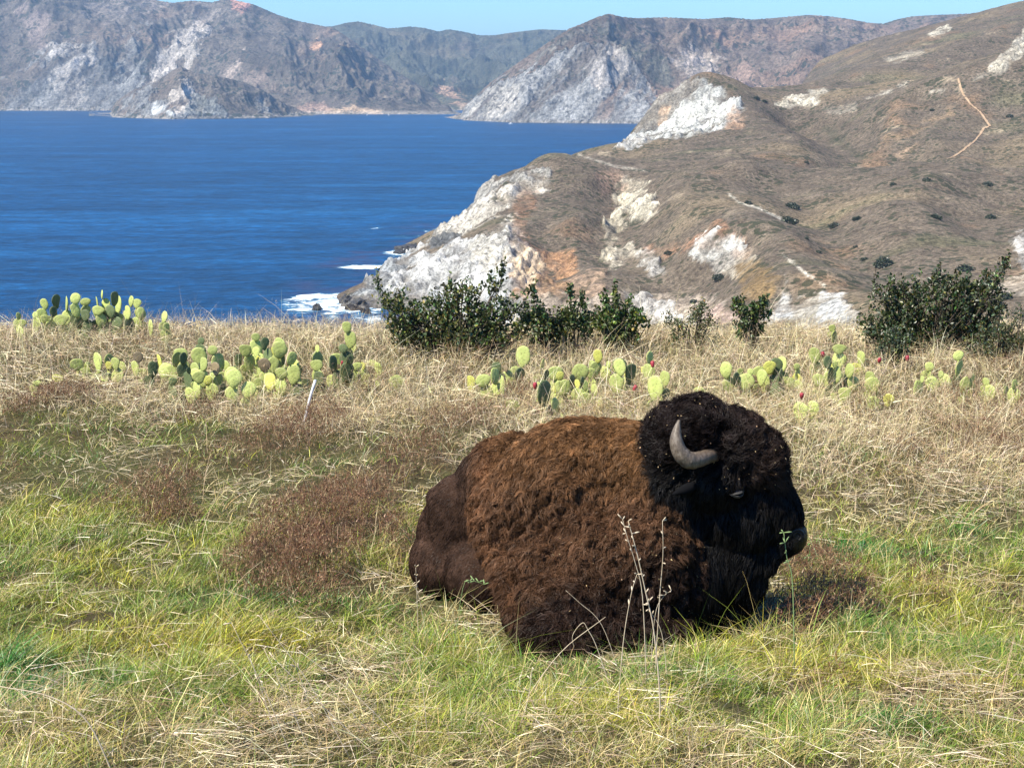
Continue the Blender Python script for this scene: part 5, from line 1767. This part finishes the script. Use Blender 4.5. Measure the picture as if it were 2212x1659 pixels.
bush('broad dark bush rising above the crest at the right', 17.0, [(1950, 700, 60, 70), (2030, 660, 75, 60), (2100, 680, 65, 75), (1900, 710, 40, 50), (1985, 745, 70, 40), (2090, 740, 60, 40), (2140, 640, 40, 45), (1925, 650, 25, 40), (2060, 620, 40, 25), (1960, 640, 30, 25)],
     7500, 0.044, (0.042, 0.058, 0.018), [[(1885, 650), (1890, 615)], [(2120, 620), (2160, 590), (2175, 570)], [(1930, 640), (1925, 615)], [(2020, 610), (2030, 590)], [(2165, 600), (2178, 568)]])
bush('small scrubby bush at the right frame edge beside the broad dark bush', 16.2, [(2150, 745, 45, 40), (2195, 720, 35, 35), (2110, 770, 30, 20), (2205, 760, 30, 30)], 2200, 0.03, (0.055, 0.065, 0.025))
bush('little round bush tucked under the left side of the broad dark bush', 15.8, [(1925, 765, 32, 28), (1940, 740, 25, 20)], 1300, 0.03, (0.045, 0.065, 0.025))
bush('straggling bush with sprigs in front of the white sea cliff', 17.0, [(870, 690, 45, 35), (930, 685, 55, 40), (1000, 690, 55, 45), (1060, 700, 40, 35), (850, 660, 25, 30), (960, 650, 35, 25), (1010, 640, 30, 25), (1090, 670, 30, 28), (900, 730, 60, 25), (1000, 735, 60, 20), (1090, 725, 60, 18), (1150, 715, 40, 18)],
     5200, 0.048, (0.070, 0.090, 0.026), [[(830, 660), (818, 625), (815, 605)], [(1030, 640), (1060, 610), (1085, 590)], [(1080, 620), (1088, 585)], [(975, 640), (972, 612)], [(1100, 670), (1140, 640), (1158, 628)], [(1060, 640), (1070, 625)]])
bush('low sprig bush beside the right end of the straggling bush', 17.2, [(1150, 680, 28, 25), (1185, 695, 26, 22), (1215, 715, 24, 14)], 900, 0.046, (0.055, 0.075, 0.022), [[(1150, 665), (1155, 640)]])
bush('upright bright green bush, taller of the pair before the orange slope', 17.2, [(1325, 682, 26, 24), (1345, 696, 38, 22), (1315, 700, 28, 25), (1370, 705, 28, 18)], 1500, 0.048, (0.065, 0.095, 0.022), [[(1325, 660), (1330, 632)], [(1310, 665), (1303, 648)], [(1350, 670), (1362, 655)]])
bush('slim green bush, left one of the pair before the orange slope', 17.3, [(1240, 690, 24, 22), (1218, 704, 26, 14), (1275, 702, 26, 14)], 1000, 0.046, (0.055, 0.08, 0.022), [[(1235, 660), (1230, 630)], [(1255, 665), (1258, 650)]])
bush('tiny olive bush on the crest between the tall bright bush and the white gully', 17.4, [(1475, 698, 40, 16), (1510, 684, 16, 14), (1530, 702, 24, 10)], 900, 0.03, (0.075, 0.085, 0.028), [[(1510, 680), (1520, 665)]])
bush('small dark bush on the crest just left of the white gully', 17.4, [(1610, 682, 26, 24), (1640, 670, 18, 18)], 900, 0.046, (0.05, 0.075, 0.022), [[(1595, 670), (1590, 655)]])


# ------------------------------------------------------------------ shrubs far out on the hillside
def shrub_mesh(k):
    rs = np.random.default_rng(40 + k)
    n = 620
    q = rs.normal(0, 1, (n, 3)); q /= np.linalg.norm(q, axis=1)[:, None]
    q *= rs.uniform(0.45, 1, n)[:, None] ** 0.5
    q[:, 2] = np.abs(q[:, 2]) * 0.8
    lump = 1 + 0.5 * fbm(q[:, 0] * 1.7 + k, q[:, 1] * 1.7, q[:, 2] * 1.7, 3)[:, None]
    P = q * lump
    A = rs.normal(0, 1, (n, 3)); A /= np.linalg.norm(A, axis=1)[:, None]
    B = np.cross(A, rs.normal(0, 1, (n, 3))); B /= np.linalg.norm(B, axis=1)[:, None]
    s = 0.13
    V = np.stack([P - A * s, P - B * s * 0.6, P + A * s, P + B * s * 0.6], 1).reshape(-1, 3)
    F = np.arange(n * 4).reshape(n, 4)
    col = np.repeat(np.array((0.040, 0.050, 0.024)) * np.exp(rs.normal(0, 0.3, (n, 1))), 4, 0)
    me = np_mesh('hill_shrub', V, F, False, col)
    me.materials.append(BUSHM)
    return me


SH = [shrub_mesh(k) for k in range(4)]
for i, (u, v, w, lab) in enumerate([
        (1711, 512 - 62, 17, 'round dark shrub, upper one of the stacked pair on the brown slope'),
        (1701, 482, 20, 'round dark shrub, lower one of the stacked pair on the brown slope'),
        (1803, 490, 14, 'dark shrub right of the stacked pair on the brown slope'),
        (1851, 475, 12, 'olive shrub with a reddish neighbour on the open slope'),
        (2022, 473, 14, 'dark shrub alone on the orange tinted slope at the right'),
        (2140, 472, 12, 'grey green shrub on the slope nearest the right edge'),
        (1910, 572, 24, 'largest dark shrub on the lower slope above the broad bush'),
        (1867, 562, 9, 'small round shrub left of the largest slope shrub'),
        (2085, 583, 18, 'green shrub directly behind the top of the broad dark bush'),
        (2003, 391, 10, 'flat dark shrub high under the level ridge line'),
        (1931, 400, 8, 'small dark shrub left of the flat one under the level ridge'),
        (2133, 402, 11, 'thin grey shrub at the right under the level ridge'),
        (1444, 552, 10, 'small shrub at the left rim of the white scar'),
        (1556, 603, 16, 'tall dark shrub below the white scar beside the ochre soil'),
        (1616, 440, 9, 'small dark shrub at the top of the pale diagonal stripe'),
        (1741, 517, 6, 'tiny shrub on the slope below the pale diagonal stripe'),
        (1768, 547, 7, 'tiny reddish dark shrub midway down the brown spur'),
        (1743, 352, 6, 'tiny dark shrub on the ridge above the brown slope'),
        (1650, 655, 16, 'dark shrub on the lower hillside just behind the crest'),
        (1500, 652, 10, 'low shrub at the bottom of the ochre and grey hollow'),
        (2170, 645, 20, 'green shrub at the right edge behind the broad bush'),
        (1635, 216, 8, 'dark shrub, left one of the pair in the saddle behind the rocky peak'),
        (1652, 221, 7, 'dark shrub, right one of the pair in the saddle behind the rocky peak'),
        (2014, 238, 6, 'small dark shrub on the hill left of the trail top'),
        (2181, 252, 8, 'flat dark shrub right of the trail bend'),
        (1850, 640 - 105, 6, 'tiny green shrub low on the orange tinted slope')]):
    p = head_hit(u, v)
    o = bpy.data.objects.new('hill_shrub', SH[i % 4])
    COL.objects.link(o)
    r = w / FPX * p.y
    o.location = (p.x, p.y, p.z - 0.1 * r)
    o.scale = (r, r, r * 0.95)
    o.rotation_euler = (0, 0, i * 1.7)
    tag(o, lab, 'shrub', 'dark shrubs dotted over the dry hillside')


# ------------------------------------------------------------------ sea rocks
def rock_obj(u, v, w, h, lab, seed):
    a, z = pdir(u, v)
    d = SEA / z
    bm = bmesh.new()
    bmesh.ops.create_icosphere(bm, subdivisions=4, radius=1.0)
    me = bpy.data.meshes.new('sea_rock')
    bm.to_mesh(me); bm.free()
    n = len(me.vertices)
    co = np.zeros(n * 3); me.vertices.foreach_get('co', co); co = co.reshape(-1, 3)
    r = 1 + 0.55 * fbm(co[:, 0] * 1.6 + seed, co[:, 1] * 1.6, co[:, 2] * 1.6, 4) + 0.15 * ridged(co[:, 0] * 3 + seed, co[:, 1] * 3, co[:, 2] * 3, 3)
    rw = w / FPX * d
    co = co * r[:, None] * np.array((rw, rw * 1.3, h / FPX * d))
    me.vertices.foreach_set('co', co.ravel())
    o = link('sea_rock', me, ROCKM)
    o.location = (a * d, d, SEA)
    tag(o, lab, 'rock', 'dark rocks in the surf')


t = NT('wet_rock')
t.principled(t.ramp(t.noise(t.coord(), 0.4, 5, 0.7), [(0.3, (0.018, 0.016, 0.016)), (0.7, (0.075, 0.068, 0.06))]), 0.6, 0.4, t.bump(t.noise(t.coord(), 0.8, 5, 0.7), 1, 0.8))
ROCKM = t.m
for k, a in enumerate([(684, 669, 9, 12, 'small black rock standing alone in the surf off the point'),
                       (885, 541, 30, 12, 'long dark reef of low rocks beside the cliff foot'),
                       (912, 528, 16, 12, 'dark boulder between the reef and the upper cliff'),
                       (928, 522, 14, 12, 'grey boulder touching the upper cliff foot'),
                       (862, 547, 12, 6, 'flat dark rock at the seaward end of the reef'),
                       (748, 655, 14, 16, 'black rock at the very tip of the point'),
                       (775, 662, 20, 16, 'black rock mass under the tip of the white cliff')]):
    rock_obj(*a, seed=k * 3.1)


# ------------------------------------------------------------------ boats
def boat(u, v, s, lab, sail=False):
    a, z = pdir(u, v)
    d = SEA / z
    root = empty('white_boat', (a * d, d, SEA))
    tag(root, lab, 'boat', 'distant boats on the bay')
    bm = bmesh.new()
    prof = [(-1, 0.30), (-0.6, 0.34), (0, 0.36), (0.6, 0.24), (1.05, 0.02)]
    rows = []
    for x, w in prof:
        rows.append([bm.verts.new((x * s, yy * s, zz * s)) for yy, zz in ((-w, 0.42), (-w * 0.7, -0.05), (w * 0.7, -0.05), (w, 0.42))])
    for r0, r1 in zip(rows[:-1], rows[1:]):
        for k in range(3):
            bm.faces.new((r0[k], r1[k], r1[k + 1], r0[k + 1]))
        bm.faces.new((r0[3], r1[3], r1[0], r0[0]))
    bm.faces.new(rows[0])
    bm_obj('hull', bm, BOATM, root, False)
    bm = bmesh.new()
    bmesh.ops.create_cube(bm, size=1.0)
    for q in bm.verts:
        q.co = Vector((q.co.x * s * (0.9 if q.co.z < 0 else 0.6), q.co.y * s * 0.45, q.co.z * s * 0.4 + 0.62 * s))
    bm_obj('cabin', bm, BOATM, root, False)
    bm = bmesh.new()
    tube(bm, [(0.1 * s, 0, 0.6 * s), (0.1 * s, 0, 2.3 * s)], [0.05 * s, 0.03 * s], 6)
    bm_obj('mast', bm, BOATM, root)


t = NT('boat_white'); t.principled((0.8, 0.8, 0.78), 0.35, 0.5); BOATM = t.m
boat(1103, 269, 5.5, 'white boat on the water before the pale far cliff')
boat(840, 250, 4.0, 'small white boat off the beach in the middle of the far shore')
boat(793, 250, 3.2, 'tiny white boat just left of the other one off the far beach')

# ------------------------------------------------------------------ white stake
g = ground_hit(655, 912)
top = P3(681, 822, g.y)
root = empty('white_stake', g)
tag(root, 'thin leaning white stake stuck in the straw before the cacti', 'stake')
bm = bmesh.new()
tube(bm, catmull([(0, 0, -0.05), tuple((top - g) * 0.5), tuple(top - g)], 3), 0.0125, 10)
t = NT('stake_paint'); t.principled(t.ramp(t.noise(t.coord(), 30), [(0.3, (0.62, 0.61, 0.6)), (0.6, (0.82, 0.81, 0.8))]), 0.6, 0.3)
bm_obj('post', bm, t.m, root)
bm = bmesh.new()
e = (top - g)
tube(bm, [tuple(e), tuple(e * 1.012)], [0.0135, 0.0115], 10)
bm_obj('cap', bm, t.m, root)

# ------------------------------------------------------------------ tall dry stalks near the animal
t = NT('stalk'); t.principled(t.ramp(t.noise(t.coord(), 25), [(0.3, (0.46, 0.35, 0.22)), (0.7, (0.68, 0.57, 0.42))]), 0.7, 0.2); STALK = t.m
t = NT('green_stalk'); t.principled((0.22, 0.30, 0.12), 0.7, 0.2); GSTALK = t.m


def stalk(label, pts, d, r=0.0035, mat=None, heads=0, group='dry stalks standing in front of the bison', cat='stalk', d2=None):
    d2 = d if d2 is None else d2
    n = len(pts)
    P = [P3(p[0], p[1], d + (d2 - d) * i / (n - 1)) for i, p in enumerate(pts)]
    P[0].z = min(P[0].z, gz(P[0].x, P[0].y) - 0.0)
    root = P[0].copy()
    Q = catmull([p - root for p in P], 5)
    bm = bmesh.new()
    tube(bm, Q, [r * 0.8 * (1 - 0.6 * i / len(Q)) for i in range(len(Q))], 6)
    o = bm_obj('dry_stalk' if mat is None else 'green_stalk', bm, mat or STALK)
    o.location = root
    tag(o, label, cat, group)
    if heads:
        bm = bmesh.new()
        rs = random.Random(int(pts[0][0]))
        for k in range(heads):
            b = Q[-1 - (k * 2) % (len(Q) // 2)]
            dr = Vector((rs.uniform(-1, 1), rs.uniform(-1, 1), rs.uniform(-0.2, 0.9))).normalized() * rs.uniform(0.012, 0.035)
            tube(bm, [b, b + dr * 0.7, b + dr], [0.0012, 0.003, 0.001], 5)
        h = bm_obj('seed_head', bm, mat or STALK, o)
        h['kind'] = 'stuff'
    return o


stalk('tallest pale dry stalk, leaning left at its top before the bison chest', [(1423, 1612), (1425, 1500), (1412, 1360), (1395, 1280), (1376, 1195), (1357, 1125)], 5.3, 0.0042, heads=9)
stalk('twin thin stalk forking left of the tallest pale stalk', [(1400, 1350), (1388, 1290), (1372, 1215), (1355, 1160), (1345, 1122)], 5.9, 0.0026, heads=8)
stalk('straight single stalk right of the tallest pale stalk', [(1415, 1400), (1425, 1290), (1432, 1200), (1431, 1125)], 6.0, 0.0028, heads=5)
stalk('thin stalk leaning right, crossing behind the tallest pale stalk', [(1330, 1600), (1345, 1400), (1362, 1290), (1376, 1240)], 5.4, 0.0026, heads=5)
stalk('long stalk slanting up to the right across the bison knee', [(1120, 1470), (1210, 1410), (1308, 1332)], 5.7, 0.0028)
stalk('bent stalk with a kinked top left of the pale stalks', [(1325, 1480), (1290, 1400), (1270, 1360), (1258, 1345), (1237, 1372), (1240, 1400)], 5.8, 0.0026)
stalk('thin stalk slanting down to the right over the dark knee', [(1345, 1400), (1300, 1350), (1250, 1300), (1222, 1275)], 6.0, 0.002)
stalk('short stalk with seed heads at the bison chest', [(1445, 1450), (1430, 1370), (1405, 1320), (1400, 1300)], 5.9, 0.0022, heads=10)
stalk('short curved stalk arching right under the bison beard', [(1405, 1400), (1415, 1330), (1432, 1290), (1450, 1275)], 6.1, 0.0018, heads=6)
stalk('thin upright dry stalk before the bison hind quarter', [(905, 1420), (902, 1330), (900, 1270), (898, 1225)], 6.6, 0.0022, heads=6)
stalk('short stalk leaning left before the bison hind quarter', [(925, 1340), (905, 1290), (890, 1262)], 6.7, 0.002, heads=4)
stalk('nodding oat stalk hanging its seeds before the bison belly', [(975, 1330), (1000, 1270), (1020, 1255), (1045, 1262)], 6.5, 0.0018, GSTALK, heads=12)
stalk('upright green stalk with a star shaped head before the muzzle', [(1722, 1325), (1712, 1260), (1700, 1205), (1693, 1150)], 6.1, 0.0035, GSTALK, heads=12)
stalk('tall thin stalk in the foreground left of the bison', [(925, 1600), (915, 1500), (905, 1420)], 5.2, 0.002)
stalk('thin green stem at the far left foreground', [(300, 1420), (320, 1380), (345, 1350)], 6.0, 0.002, GSTALK)
stalk('long bowed dead stem across the lower left corner', [(250, 1640), (190, 1560), (110, 1505), (0, 1482)], 4.75, 0.0042)
for k, (x0, y0, x1, y1) in enumerate([(640, 1640, 500, 1345), (760, 1600, 560, 1330), (680, 1650, 570, 1400), (820, 1640, 590, 1420), (610, 1640, 540, 1420), (900, 1600, 640, 1400), (700, 1640, 640, 1440),
                                      (860, 1650, 700, 1470), (560, 1650, 470, 1500), (60, 1650, 0, 1490), (130, 1650, 20, 1530), (30, 1650, 40, 1560), (1050, 1640, 900, 1560), (1120, 1560, 1150, 1440)]):
    d = 4.95 + 0.03 * k
    labs = ['first and tallest', 'long bright', 'slender upright', 'lower slanting', 'steep thin', 'rightmost long', 'short upright', 'low right hand', 'low left hand', 'corner', 'leaning corner', 'short corner', 'flat lying', 'single grey']
    tails = ['pale straw stalk of the left foreground fan', 'straw stalk of the left foreground fan, with the widest lean', 'straw stalk in the middle of the left foreground fan', 'straw stalk of the left foreground fan', 'straw stalk of the left foreground fan',
             'straw stalk of the left foreground fan', 'straw stalk of the left foreground fan', 'straw stalk of the left foreground fan', 'straw stalk of the left foreground fan', 'straw stalk at the lower left frame edge', 'straw stalk at the lower left frame edge',
             'straw stalk at the lower left frame edge', 'straw stalk in the foreground below the bison', 'stalk in the foreground below the bison belly']
    stalk(labs[k] + ' ' + tails[k], [(x0, y0), ((x0 + x1) / 2 + 6, (y0 + y1) / 2 + 8), (x1, y1)], d, 0.0026, group='tall straw stalks in the foreground', heads=3)
